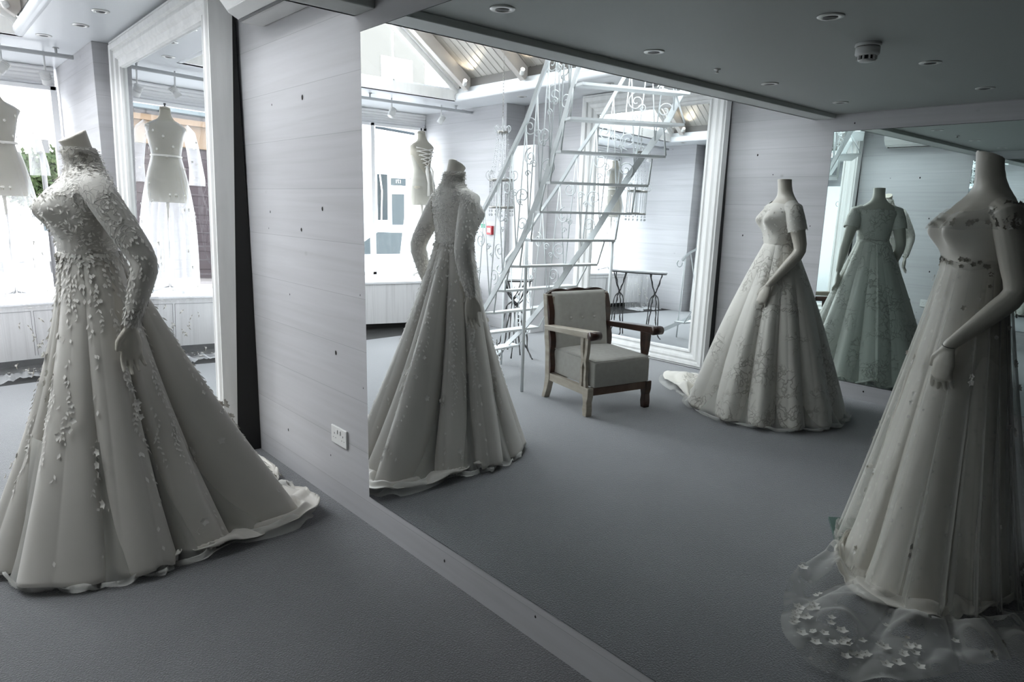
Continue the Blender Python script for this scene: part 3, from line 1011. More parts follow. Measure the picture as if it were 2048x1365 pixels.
def bodL(phi, z):
    p = bodypt(phi, min(z, 1.60), 0.008 + (0.004 if z > 1.53 else 0))
    if z > 1.54: p.x += (z - 1.54) / 0.06 * 0.006
    nn = mnoise.noise(Vector((p.x * 45, p.y * 45, p.z * 45)))
    p += Vector((p.x, p.y, 0)).normalized() * 0.0035 * nn
    return p


mb = shell(bodL, 96, zs)
for _ in range(3600):
    z = 1.155 + 0.415 * random.random() ** 0.9; ph = random.random() * 2 * pi
    p = bodL(ph, z); nr = Vector((p.x - sec(z)[0], p.y, 0.02 if z < 1.4 else 0.25))
    petal(mb, p, nr, (random.uniform(-1, 1), random.uniform(-1, 1), random.uniform(-0.6, 1.2)), random.uniform(0.010, 0.019), random.uniform(0.005, 0.009), 1, 0.14)
for _ in range(60):
    z = random.uniform(1.50, 1.562); ph = random.random() * 2 * pi
    p = bodL(ph, z); flower(mb, p, (p.x, p.y, 0.3), random.uniform(0.008, 0.012), 1)
mb.build('bodice', [m_lacebod, m_petal], gown)
sleeve(armL, 0.006, 0, 1.0, m_lacebod, gown, petals=420)
sleeve(armR, 0.006, 0, 1.0, m_lacebod, gown, petals=300)
mb = MB()
for i in range(150):
    ph = random.random() * 2 * pi; z = 1.165 + random.uniform(-0.012, 0.014)
    p = bodypt(ph, z, 0.012); nr = Vector((p.x, p.y, 0))
    petal(mb, p, nr, (-p.y, p.x, random.uniform(-.05, .05)), random.uniform(0.014, 0.026), 0.011, 0, 0.3)
mb.build('petal_belt', m_petal, gown)


def ang(a, b):
    d = (a - b + pi) % (2 * pi) - pi
    return d


def L_R0(th):
    # local angle 180 deg = back. front .42, sides .42
    return max(0.40 + 0.17 * exp(-(ang(th, pi - 0.05) / 0.70) ** 2), 0.40 + 0.27 * exp(-(ang(th + radians(185), radians(-24)) / 0.24) ** 2))


def L_R1(th):
    wth = th + radians(185)
    dx, dy = cos(wth), sin(wth)
    base = L_R0(th)
    best = base
    if dx > 0.02:
        # train fills a rounded patch towards the wall: x up to 0.78 , y -0.42..1.05 (relative)
        m = (0.75 ** -6 * abs(dx) ** 6 + ((1.02 if dy > 0 else 0.40) ** -6) * abs(dy) ** 6) ** (-1 / 6)
        w = min(1, dx / 0.35)
        best = lerp(base, max(base, m), w * w * (3 - 2 * w))
    return best


def L_clip(P, th, u, k):
    w = radians(185)
    X, Y = P.x * cos(w) - P.y * sin(w) + LX, P.x * sin(w) + P.y * cos(w) + LY
    lim = 1.27 if Y < 3.50 else 1.27 - 0.13 * min(1, (Y - 3.50) / 0.12)
    if X > lim:
        X = lim + 0.004 * sin(40 * Y); P.z += 0.015
    X -= LX; Y -= LY
    return Vector((X * cos(w) + Y * sin(w), -X * sin(w) + Y * cos(w), P.z))


rg = skirt(1.165, (0.098, 0.122), L_R0, L_R1, 9, 0.068, seed=4, hem=0.028, sharp=0.5, topamp=0.16, hemwave=0.01, falls=1.08, fn=L_clip, crease=0.9, trip=0.045,
           pw=lambda th: 1.0 + 0.45 * max(0, cos(th)) ** 1.5 + 0.12 * (1 - abs(cos(th))))
rings_mesh(rg, 'skirt', m_satin, gown)
mb = MB()
rnd = random.Random(3)
for _ in range(1500):
    u = rnd.random() ** 1.7 * 0.95; v = rnd.random()
    lane = abs(((v * 13) % 1) - 0.5)
    if u > 0.16 and lane > 0.16: continue
    if u > 0.5 and rnd.random() < 0.45: continue
    p, nr, dn = ring_frame(rg, u, v)
    petal(mb, p + nr * 0.003, nr, dn + Vector((rnd.uniform(-.6, .6), rnd.uniform(-.6, .6), rnd.uniform(-.3, .3))), rnd.uniform(0.014, 0.028), rnd.uniform(0.008, 0.014), 0, 0.3)
for _ in range(64):      # trailing sprays of leaves
    u0 = rnd.uniform(0.03, 0.6); v0 = rnd.random(); ln_ = rnd.uniform(0.10, 0.28)
    for q in range(int(ln_ * 110)):
        uu_ = u0 + ln_ * q / (ln_ * 110); vv_ = v0 + 0.006 * sin(q * 0.35 + u0 * 30)
        p, nr, dn = ring_frame(rg, min(0.97, uu_), vv_)
        sd = nr.cross(dn) * (1 if q % 2 else -1)
        petal(mb, p + nr * 0.003, nr, dn * 1.1 + sd * rnd.uniform(0.2, 0.9), rnd.uniform(0.010, 0.024), rnd.uniform(0.006, 0.010), 0, 0.25)
for _ in range(26):
    u = rnd.uniform(0.3, 0.85); v = rnd.random()
    p, nr, dn = ring_frame(rg, u, v)
    for q in range(4):
        flower(mb, p + dn * rnd.uniform(-.06, .06) + Vector((rnd.uniform(-.02, .02), rnd.uniform(-.02, .02), 0)) + nr * 0.006, nr, rnd.uniform(0.012, 0.02))
mb.build('skirt_applique', m_petal, gown)
rg2 = skirt(0.5, (0.25, 0.25), lambda t: L_R0(t) + 0.005, lambda t: L_R1(t) + 0.015, 15, 0.05, seed=9, nu=30, hem=0.010, falls=1.3, nth=300, fn=L_clip)
rings_mesh(rg2, 'underskirt', m_tulle3, gown, solid=0)

# ------------------------------------------------------------------ lace gown (seen in the mirror, left of the far mirror)
MX, MY = A2 - 4.52, 2.27
g2 = thing('wedding_gown_mannequin', 'headless mannequin in an A-line lace gown, reflected standing before the far mirror', 'mannequin', (MX, MY, 0), radians(37))
armR2 = dict(sh=(0.0, -0.160, 1.415), el=(-0.055, -0.205, 1.150), wr=(0.150, -0.215, 0.925), hd=(0.35, 0.05, -1), th=(0.5, 1.0, 0.2), curl=0.22, cs=1)
armL2 = dict(sh=(0.0, 0.160, 1.415), el=(-0.075, 0.232, 1.155), wr=(-0.060, 0.262, 0.925), hd=(0.05, 0.0, -1), th=(1, -0.3, 0), curl=0.22, cs=1)
body(g2, [armR2, armL2], m_skin)
stand(g2, 0.86)


def bod2(phi, z):
    p = bodypt(phi, z, 0.007)
    lim = 1.455 - 0.02 * abs(sin(phi)) + (0.015 if cos(phi) > 0 else -0.005)
    if z > lim: p = bodypt(phi, lim, 0.007)
    return p


mb = shell(bod2, 96, [1.150 + 0.0085 * i for i in range(38)])
for _ in range(420):
    z = 1.16 + 0.28 * random.random(); ph = random.random() * 2 * pi
    p = bod2(ph, z); nr = Vector((p.x, p.y, 0))
    petal(mb, p, nr, (random.uniform(-1, 1), random.uniform(-1, 1), random.uniform(-1, 1)), random.uniform(0.010, 0.018), 0.008, 1, 0.15)
mb.build('bodice', [m_lace, m_petal], g2)
sleeve(armR2, 0.008, 0, 0.20, m_lace, g2, petals=90, cuff=0.006)
sleeve(armL2, 0.008, 0, 0.20, m_lace, g2, petals=90, cuff=0.006)


def M_R0(th): return 0.53


def M_R1(th):
    w = th + radians(37)           # world angle
    return 0.53 + 0.42 * exp(-(ang(w, radians(100)) / 0.38) ** 2) + 0.10 * exp(-(ang(w, radians(160)) / 0.7) ** 2)


rg = skirt(1.16, (0.095, 0.120), M_R0, M_R1, 12, 0.050, seed=11, hem=0.03, sharp=0.8, topamp=0.12, bell=0.035, falls=1.25, trip=0.08)
rings_mesh(rg, 'skirt', m_lace, g2)
rg2 = skirt(0.5, (0.3, 0.3), lambda t: M_R0(t) + 0.01, lambda t: M_R1(t) + 0.03, 14, 0.04, seed=19, nu=30, hem=0.010, nth=300)
rings_mesh(rg2, 'underskirt', m_tulle3, g2, solid=0)
MB().box((-0.135, 0.10, 0.80), (-0.134, 0.135, 0.86)).build('price_tag', m_plastic, g2)

# ------------------------------------------------------------------ tulle gown (right edge of the mirror)
RX_, RY_ = A2 - 3.02, 0.735
g3 = thing('wedding_gown_mannequin', 'headless mannequin in a silk gown under flowered tulle with sheer train, at the right edge', 'mannequin', (RX_, RY_, 0), radians(51))
armR3 = dict(sh=(0.0, -0.160, 1.415), el=(-0.060, -0.200, 1.140), wr=(0.130, -0.182, 0.940), hd=(0.08, 0.06, -1), th=(0.6, 1.0, 0.0), curl=0.22, cs=1)
body(g3, [armR3, dict(armL2)], m_skin, voxel=0.004, tilt=-0.35, necksh=(0.0, 0))
gp = MB().prism([(0.30, 0.33), (0.36, -0.02), (0.0, -0.30), (-0.30, 0.0), (-0.02, 0.34)][::-1], 0.0, 0.010, 'z')
stand(g3, 0.86, gp)


def bod3(phi, z):
    p = bodypt(phi, z, 0.007)
    lim = 1.395 - 0.035 * (0.5 - 0.5 * cos(phi)) - 0.022 * exp(-(sin(phi) / 0.18) ** 2) * (cos(phi) > 0)
    if z > lim: p = bodypt(phi, lim, 0.007)
    return p


mb = shell(bod3, 96, [1.08 + 0.0085 * i for i in range(38)])
for _ in range(60):
    ph = random.uniform(-1.5, 1.5); z = random.choice([1.235, 1.38]) + random.uniform(-0.014, 0.014)
    p = bod3(ph, z); flower(mb, p, (p.x, p.y, 0), random.uniform(0.007, 0.012), 1)
mb.build('bodice', [m_satin2, m_petal_d], g3)
# tulle band round the shoulders and over the upper arms
mb = MB(); rings = []
for j in range(11):
    t = j / 10
    ring = []
    for k in range(96):
        a = 2 * pi * k / 96
        sd = abs(sin(a)); fr = max(0, cos(a))
        z = lerp(1.455, 1.362, t) - 0.046 * fr ** 1.5 * (1 - 0.8 * t) - 0.008 * max(0, -cos(a))
        b = bodypt(a, min(z, 1.47), 0.017)
        w = lerp(0.176, 0.220, min(1, t * 1.3))
        e = Vector((-0.004 + 0.064 * cos(a), w * sin(a), z))
        m_ = sd ** 7
        p = Vector((lerp(b.x, e.x, m_), lerp(b.y, e.y, m_), z + 0.003 * sin(11 * a)))
        ring.append(p)
    rings.append(ring)
mb.rings(rings, 0, caps=False)
for _ in range(150):
    a = random.choice([pi / 2, -pi / 2]) + random.gauss(0, 0.30); t = random.random() ** 0.7
    ring = rings[int(t * 10)]; p = ring[int((a % (2 * pi)) / (2 * pi) * 96) % 96]
    flower(mb, p, (cos(a), sin(a), 0.15), random.uniform(0.008, 0.014), random.choice([1, 2]), 2)
mb.build('shoulder_drape', [sheer('fine_ivory_tulle', (0.8, 0.79, 0.75), 0.22, 0.4), m_petal, m_petal_d], g3)


def R_R0(th):
    return 0.29 + 0.13 * exp(-(ang(th, radians(-50)) / 0.7) ** 2)


rg = skirt(1.22, (0.098, 0.126), R_R0, lambda th: R_R0(th) + 0.12 * exp(-(ang(th + radians(51), radians(-5)) / 0.9) ** 2), 6, 0.050, seed=21, hem=0.015, sharp=0.7, bell=0.02, topamp=0.03, pw=lambda th: 1.25, crease=0.5)
rings_mesh(rg, 'skirt', m_satin2, g3)


def T_R1(th):
    w = th + radians(51)
    return 0.35 + 0.72 * exp(-(ang(w, radians(-2)) / 0.50) ** 2) + 0.35 * exp(-(ang(w, radians(-60)) / 0.45) ** 2)


rgt = skirt(1.225, (0.104, 0.132), lambda th: 0.335 + 0.17 * exp(-(ang(th + radians(51), radians(-12)) / 0.7) ** 2), T_R1, 18, 0.040, seed=33, hem=0.022, sharp=0.8, topamp=0.06, bell=0.025, falls=1.12, pw=lambda th: 1.22, crease=0.7, trip=0.06, nth=720)
rings_mesh(rgt, 'tulle_overskirt', m_tulle, g3, solid=0)
mb = MB(); rnd = random.Random(12)
for _ in range(120):
    u = rnd.random() ** 0.9 * 0.97; v = rnd.random()
    p, nr, dn = ring_frame(rgt, u, v)
    for q in range(rnd.choice([1, 2, 3])):
        flower(mb, p + nr * 0.003 + dn * rnd.uniform(-.025, .025), nr, rnd.uniform(0.008, 0.014), 0 if rnd.random() < .75 else 1, 1)
wl = radians(-2) - radians(51)
for _ in range(46):
    w = wl + rnd.gauss(0, 0.16); u = rnd.uniform(0.78, 0.95)
    p, nr, dn = ring_frame(rgt, u, (w % (2 * pi)) / (2 * pi)); flower(mb, p + Vector((0, 0, 0.008)), (0, 0, 1), rnd.uniform(0.014, 0.022), 0, 1)
mb.build('tulle_flowers', [m_petal, m_petal_d], g3)
mb = MB(); mb.tube([Vector(armR3['wr']) + Vector((0.0215 * cos(a), 0.0215 * sin(a), 0.006 * sin(a))) for a in [2 * pi * k / 24 for k in range(24)]], 0.0012, 6, closed=True)
mb.build('wrist_joint', m_dark, g3)

# ------------------------------------------------------------------ dress forms in the window
def dress_form(label, x, y, rz, kind):
    t = thing('dress_form', label, 'dress form', (x, y, 0.532), rz)
    dz = 0.098
    mb = MB(); rings = []
    zz = [0.755 + 0.012 * i for i in range(70)] + [1.600]
    for z in zz:
        ring = []
        for k in range(48):
            p = bodypt(2 * pi * k / 48, z)
            if z > 1.40: p.y *= 1 + 0.12 * min(1, (z - 1.40) / 0.04) * (1 if z < 1.49 else 0.3)
            p.z += dz; ring.append(p)
        rings.append(ring)
    mb.rings(rings); mb.build('torso', m_form, t)
    MB().lathe([(0.046, 1.602 + dz), (0.044, 1.618 + dz), (0.02, 1.626 + dz)], (0.008, 0, 0), 24).build('neck_cap', m_form, t)
    MB().lathe([(0.006, 1.626 + dz), (0.006, 1.640 + dz), (0.011, 1.644 + dz), (0.010, 1.656 + dz)], (0.008, 0, 0), 16).build('neck_knob', m_dark, t)
    MB().tube([(0, 0, 0.012), (0, 0, 0.755 + dz + 0.01)], 0.014, 12).build('pole', m_chrome, t)
    mb = MB()
    for a in (0.5, 2.6, 4.7):
        mb.tube([(0, 0, 0.06), (0.13 * cos(a), 0.13 * sin(a), 0.02)], 0.008, 8)
        mb.lathe([(0.018, 0.0), (0.018, 0.03)], (0.15 * cos(a), 0.15 * sin(a), 0), 12)
    mb.build('stand_feet', m_dark, t)
    if kind == 'sheer':
        sh = MB(); sh.rings([[bodypt(2 * pi * k / 48, z, 0.012) + Vector((0, 0, dz)) for k in range(48)] for z in [1.17 + 0.012 * i for i in range(28)]], 0, caps=False)
        rnd = random.Random(5)
        for _ in range(16):
            ph = rnd.random() * 2 * pi; z = rnd.uniform(1.2, 1.46); p = bodypt(ph, z, 0.016) + Vector((0, 0, dz))
            flower(sh, p, (p.x, p.y, 0), 0.014, 1, 2); petal(sh, p, (p.x, p.y, 0), (0, 0, -1), 0.03, 0.01, 2, 0.2)
        sh.build('sheer_bodice', [m_tulle2, m_petal, m_petal_d], t)
        for s in (-1, 1):
            mb = MB()
            mb.tube([(0, s * 0.155, 1.45 + dz), (0, s * 0.205, 1.40 + dz), (-0.01, s * 0.235, 1.25 + dz), (-0.015, s * 0.255, 1.10 + dz), (-0.02, s * 0.262, 1.00 + dz), (-0.02, s * 0.262, 0.93 + dz)], [0.05, 0.055, 0.056, 0.060, 0.070, 0.072], 20, caps=False)
            for _ in range(9):
                zz_ = rnd.uniform(1.0, 1.4) + dz; a = rnd.random() * 2 * pi
                flower(mb, (0.06 * cos(a), s * 0.24 + 0.06 * sin(a), zz_), (cos(a), sin(a), 0), 0.012, 1, 2)
            mb.build('sheer_sleeve', [m_tulle2, m_petal, m_petal_d], t)
        rgw = skirt(1.17 + dz - 0.01, (0.10, 0.13), lambda th: 0.26, lambda th: 0.26, 16, 0.02, seed=8, nth=200, nu=40, hem=0.012, bell=0.06)
        mb = MB(); mb.rings(rgw, 0, caps=False)
        for _ in range(70):
            p, nr, dn = ring_frame(rgw, rnd.random(), rnd.random())
            flower(mb, p + nr * 0.003, nr, rnd.uniform(0.008, 0.014), 1, 2); petal(mb, p + nr * 0.003, nr, dn + Vector((rnd.uniform(-1, 1), 0, 0)), 0.03, 0.009, 2, 0.2)
        mb.build('sheer_skirt', [m_tulle2, m_petal, m_petal_d], t)
        mb = MB(); mb.tube([bodypt(2 * pi * k / 40, 1.18, 0.014) + Vector((0, 0, dz)) for k in range(40)], 0.010, 8, closed=True, flat=1.0)
        mb.build('ribbon_belt', m_petal, t)
        # train over the bench edge and down to the floor
        rows = []
        prof = [(0.20, 0.06), (0.35, 0.012), (0.52, 0.012), (0.588, 0.008), (0.602, -0.03), (0.604, -0.15), (0.607, -0.30), (0.612, -0.44), (0.63, -0.505), (0.68, -0.522), (0.78, -0.524), (0.88, -0.522)]
        for j, (yy, z) in enumerate(prof):
            row = []
            for k in range(41):
                a = k / 40 - 0.5
                fold = 0.010 * sin(k * 1.35 + j * 0.3) * (1 if j > 3 else 0.5)
                wdt = 0.44 + 0.02 * j
                outx = a * wdt
                px = -yy + 0.0
                if 4 <= j <= 8: px -= abs(fold) + 0.012
                row.append((px - (0 if j < 9 else 0.09 * mnoise.noise(Vector((k * 0.22, 3, j * 0.5)))), outx, z + (abs(fold) if (j < 4 or j > 8) else 0) + 0.004 + (0.045 * max(0, mnoise.noise(Vector((k * 0.35, j * 0.9, 0))) + 0.15) if j >= 9 else 0)))
            rows.append(row)
        mb = MB(); mb.rings(rows, 0, caps=False, closed=False)
        for _ in range(46):
            j = rnd.randrange(3, 11); k = rnd.randrange(40); p = Vector(rows[j][k]).lerp(Vector(rows[j + 1][k]), rnd.random())
            nr = (-1, 0, 0.1) if 4 <= j <= 7 else (0, 0, 1)
            flower(mb, p + Vector(nr) * 0.006, nr, rnd.uniform(0.007, 0.013), 1, 2)
            petal(mb, p + Vector(nr) * 0.006, nr, (0, rnd.uniform(-1, 1), -1), 0.035, 0.009, 2, 0.1)
            petal(mb, p + Vector(nr) * 0.006, nr, (0, rnd.uniform(-1, 1), 0.6), 0.025, 0.008, 2, 0.1)
        mb.build('sheer_train', [m_tulle2, m_petal, m_petal_d], t)
    else:
        def lowback(phi, z):
            p = bodypt(phi, z, 0.010); p.z += dz; return p
        mb = MB(); rings = []
        for i in range(22):
            z = 0.98 + 0.018 * i
            rings.append([lowback(2 * pi * k / 64, min(z, 1.34 - 0.22 * max(0, -cos(2 * pi * k / 64)) ** 1.2)) for k in range(64)])
        mb.rings(rings, 0, caps=False)
        for i in range(5):
            z = 1.20 + i * 0.045; w = 0.018 + i * 0.022
            a0, a1 = pi - w / 0.10 * 0.8, pi + (w + 0.02) / 0.10 * 0.8
            mb.tube([lowback(a0, z) + Vector((-.006, 0, 0)), lowback(pi, z + 0.02) + Vector((-.01, 0, 0)), lowback(a1, z + 0.045) + Vector((-.006, 0, 0))], 0.006, 6, mi=1)
            mb.tube([lowback(a1, z) + Vector((-.006, 0, 0)), lowback(pi, z + 0.02) + Vector((-.012, 0, 0)), lowback(a0, z + 0.045) + Vector((-.006, 0, 0))], 0.006, 6, mi=1)
        for s in (-1, 1):
            mb.tube([(-0.118, s * 0.03, 1.21 + dz), (-0.14, s * 0.05, 1.15 + dz), (-0.15, s * 0.035, 1.02 + dz), (-0.16, s * 0.045, 0.86 + dz)], [0.010, 0.02, 0.014, 0.018], 8, mi=1, flat=0.4)
        mb.build('laced_bodice', [m_tulle3, m_petal], t)
        rgw = skirt(1.0 + dz, (0.13, 0.165), lambda th: 0.27, lambda th: 0.27, 14, 0.025, seed=18, nth=200, nu=40, hem=0.012, bell=0.02)
        rings_mesh(rgw, 'skirt', m_tulle3, t, solid=0)
    return t


dress_form('linen dress form in a sheer white gown with sleeves and ribbon belt, in the window', 0.65, 7.02, radians(90), 'sheer')
dress_form('linen dress form in a strapless dress laced at the back, standing on the bowed bench', -1.98, 6.98, radians(80), 'laced')

# ================================================================== STAIRCASE
H_ = 0.196
RF = [(-1.2, 2.78), (-1.18, 2.88), (-1.12, 3.0), (-1.05, 3.1), (-1.0, 3.2), (-.97, 3.32), (-.95, 3.48), (-.93, 3.62), (-.93, 3.8), (-1.0, 4.05), (-1.1, 4.36), (-1.2, 4.68)]
LF = [(-.46, 3.07), (-.48, 3.16), (-.5, 3.26), (-.5, 3.34), (-.48, 3.42), (-.46, 3.5), (-.46, 3.64), (-.48, 3.80), (-.5, 3.98), (-.52, 4.17), (-.55, 4.38), (-.57, 4.66)]
RN = [(-1.15, 2.68), (-1.14, 2.70), (-1.19, 2.87), (-1.15, 2.97), (-1.11, 3.07), (-1.10, 3.20), (-1.17, 3.42), (-1.23, 3.68), (-1.25, 3.90), (-1.19, 4.06), (-1.18, 4.30)]
LN = [(-.43, 2.97), (-.43, 3.06), (-.47, 3.17), (-.48, 3.27), (-.47, 3.35), (-.46, 3.42), (-.51, 3.58), (-.52, 3.75), (-.57, 3.93), (-.60, 4.10), (-.63, 4.27)]
st = thing('iron_staircase', 'open white iron staircase with scrolled railings rising towards the low ceiling', 'staircase', (0, 0, 0))


def flatbar(mb, pts, w, th):
    """strip on edge along pts: w tall, th thick"""
    P = [Vector(p) for p in pts]
    rings = []
    for i, p in enumerate(P):
        t = (P[min(i + 1, len(P) - 1)] - P[max(0, i - 1)]).normalized()
        s = t.cross(Vector((0, 0, 1))).normalized(); u = s.cross(t).normalized()
        rings.append([p + s * a * th / 2 + u * b * w / 2 for a, b in ((-1, -1), (1, -1), (1, 1), (-1, 1))])
    n = 4; vs = [q for r in rings for q in r]; fs = []
    for i in range(len(rings) - 1):
        for k in range(n):
            k2 = (k + 1) % n; fs.append((i * n + k, i * n + k2, (i + 1) * n + k2, (i + 1) * n + k))
    fs += [(3, 2, 1, 0), tuple((len(rings) - 1) * n + k for k in range(4))]
    mb.add(vs, fs, 0, False)


def zz(i): return (11 - i) * H_


def spline(pts, m=4):
    out = []
    P = [Vector(p) for p in pts]
    for i in range(len(P) - 1):
        p0, p1, p2, p3 = P[max(0, i - 1)], P[i], P[i + 1], P[min(len(P) - 1, i + 2)]
        for k in range(m):
            t = k / m
            out.append(0.5 * ((2 * p1) + (-p0 + p2) * t + (2 * p0 - 5 * p1 + 4 * p2 - p3) * t * t + (-p0 + 3 * p1 - 3 * p2 + p3) * t ** 3))
    out.append(P[-1])
    return out


LS = [(x, y, zz(i) - 0.0) for i, (x, y) in enumerate(LF)]
RS = [(x, y, zz(i) - 0.0) for i, (x, y) in enumerate(RF)]
topL = (-.42, 2.80, zz(0) + 0.40); topR = (-1.22, 2.56, zz(0) + 0.36)
LSs = spline([(-.43, 2.96, zz(-1))] + LS); RSs = spline([(-1.21, 2.66, zz(-1))] + RS)
mb = MB(); flatbar(mb, [p + Vector((0, 0, .01)) for p in LSs[:-1]], 0.042, 0.010); mb.build('stringer', m_metal_w, st)
mb = MB(); flatbar(mb, [p + Vector((0, 0, .01)) for p in RSs[:-1]], 0.042, 0.010); mb.build('stringer', m_metal_w, st)
for i in range(11):
    z = zz(i)
    q = [(*RN[i], z), (*LN[i], z), (*LF[i], z), (*RF[i], z)]
    # winders: extend to the overhanging end
    fx = (RN[i][0] - 0.02, max(RF[i][1], RN[i][1] + 0.12))
    poly = [RN[i], LN[i], LF[i], fx]
    mb = MB(); mb.prism([(a, b) for a, b in poly][::-1], z - 0.016, z, 'z')
    mb.build('tread', m_metal_w, st)
for i in range(10):
    for a, b, s in ((LF[i], LN[i + 1], 1), ((RN[i][0] - 0.02, max(RF[i][1], RN[i][1] + 0.12)), RN[i + 1], -1)):
        mb = MB(); mb.tube([(a[0], a[1], zz(i) - 0.016), (b[0], b[1], zz(i + 1))], 0.006, 6)
        mb.build('tread_hanger', m_metal_w, st)
MB().tube([(A2 - 3.423, 3.666, 0), (A2 - 3.423 + 0.05, 3.60, zz(5))], 0.013, 10).build('support_post', m_metal_w, st)
MB().tube([(-1.33, 3.42, 0), (-1.33, 3.42, zz(5) - 0.03)], 0.013, 10).tube([(-1.33, 3.42, zz(5) - 0.03), (-1.10, 3.22, zz(5) - 0.02)], 0.008, 8).build('support_post', m_metal_w, st)


def scroll(mb, c, ax, up, r, turns=1.6, s=1, a0=0, rad=0.004):
    ax = Vector(ax).normalized(); up = Vector(up).normalized(); pts = []
    for k in range(30):
        t = k / 29; a = a0 + s * t * turns * 2 * pi; q = r * (1 - 0.85 * t)
        pts.append(Vector(c) + ax * cos(a) * q + up * sin(a) * q)
    mb.tube(pts, rad, 5)


HR = 0.79
for side, S in (('L', LS), ('R', RS)):
    T0 = (-.43, 2.96, zz(-1)) if side == 'L' else (-1.21, 2.66, zz(-1))
    S = [T0] + S
    lo = [Vector(p) for p in S[:-1]]
    hi = [p + Vector((0, 0, HR)) for p in lo]
    # end curl of the handrail
    end = hi[-1] + Vector((0, 0.10, -0.10))
    hs = spline(hi + [end])
    mb = MB(); flatbar(mb, hs, 0.024, 0.026 if side == 'L' else 0.016)
    d = Vector((0, 1, -1)).normalized()
    mb.tube([end + Vector((0, 0.03 + 0.035 * sin(a), -0.035 + 0.035 * cos(a) - 0.0)) for a in [0.5 + k * 0.35 for k in range(14)]], 0.008, 8)
    mb.build('handrail', m_metal_w, st)
    for i in range(len(lo) - 1):
        a, b = lo[i], lo[i + 1]; A, B = hi[i], hi[i + 1]
        mid = (a + b) / 2; MID = (A + B) / 2
        ax = Vector((b.x - a.x, b.y - a.y, 0)).normalized()
        mb = MB()
        mb.tube([mid, A], 0.0045, 5); mb.build('baluster', m_metal_w, st)
        mb = MB(); mb.tube([mid, B], 0.0045, 5); mb.build('baluster', m_metal_w, st)
        sg = 1 if i % 2 else -1
        r = 0.062
        mb = MB(); scroll(mb, A.lerp(a, 0.30) + ax * (0.05 * sg), ax * sg, (0, 0, 1), r, 1.6, 1, pi * 0.5); mb.build('scroll', m_metal_w, st)
        mb = MB(); scroll(mb, mid.lerp(MID, 0.25) + ax * 0.055 * sg, ax * sg, (0, 0, -1), r, 1.6, -1, pi * 0.5); mb.build('scroll', m_metal_w, st)
        mb = MB(); scroll(mb, mid.lerp(MID, 0.52) - ax * 0.03 * sg, ax * sg, (0, 0, 1), 0.030, 1.4, 1, 0); mb.build('scroll', m_metal_w, st)
        mb = MB(); scroll(mb, mid.lerp(MID, 0.44) + ax * 0.02 * sg, ax * -sg, (0, 0, 1), 0.024, 1.3, 1, 0); mb.build('scroll', m_metal_w, st)
    MB().tube([(lo[-1].x, lo[-1].y + .08, 0), (lo[-1].x, lo[-1].y + .06, hi[-1].z - 0.06)], 0.008, 8).build('newel_rod', m_metal_w, st)

# ================================================================== ARMCHAIR
# local frame: +x = mannequin-left of sitter.. front is -y
cx, cy = A2 - 3.66, 3.11
ch = thing('armchair', 'low limed-oak armchair with buttoned grey linen back and thick seat cushion', 'armchair', (cx, cy, 0), atan2(0.11, 0.50))
W2_, D2 = 0.255, 0.235


def slab(poly, x0, x1):  # poly in (y,z)
    return MB().prism(poly, x0, x1, 'x')


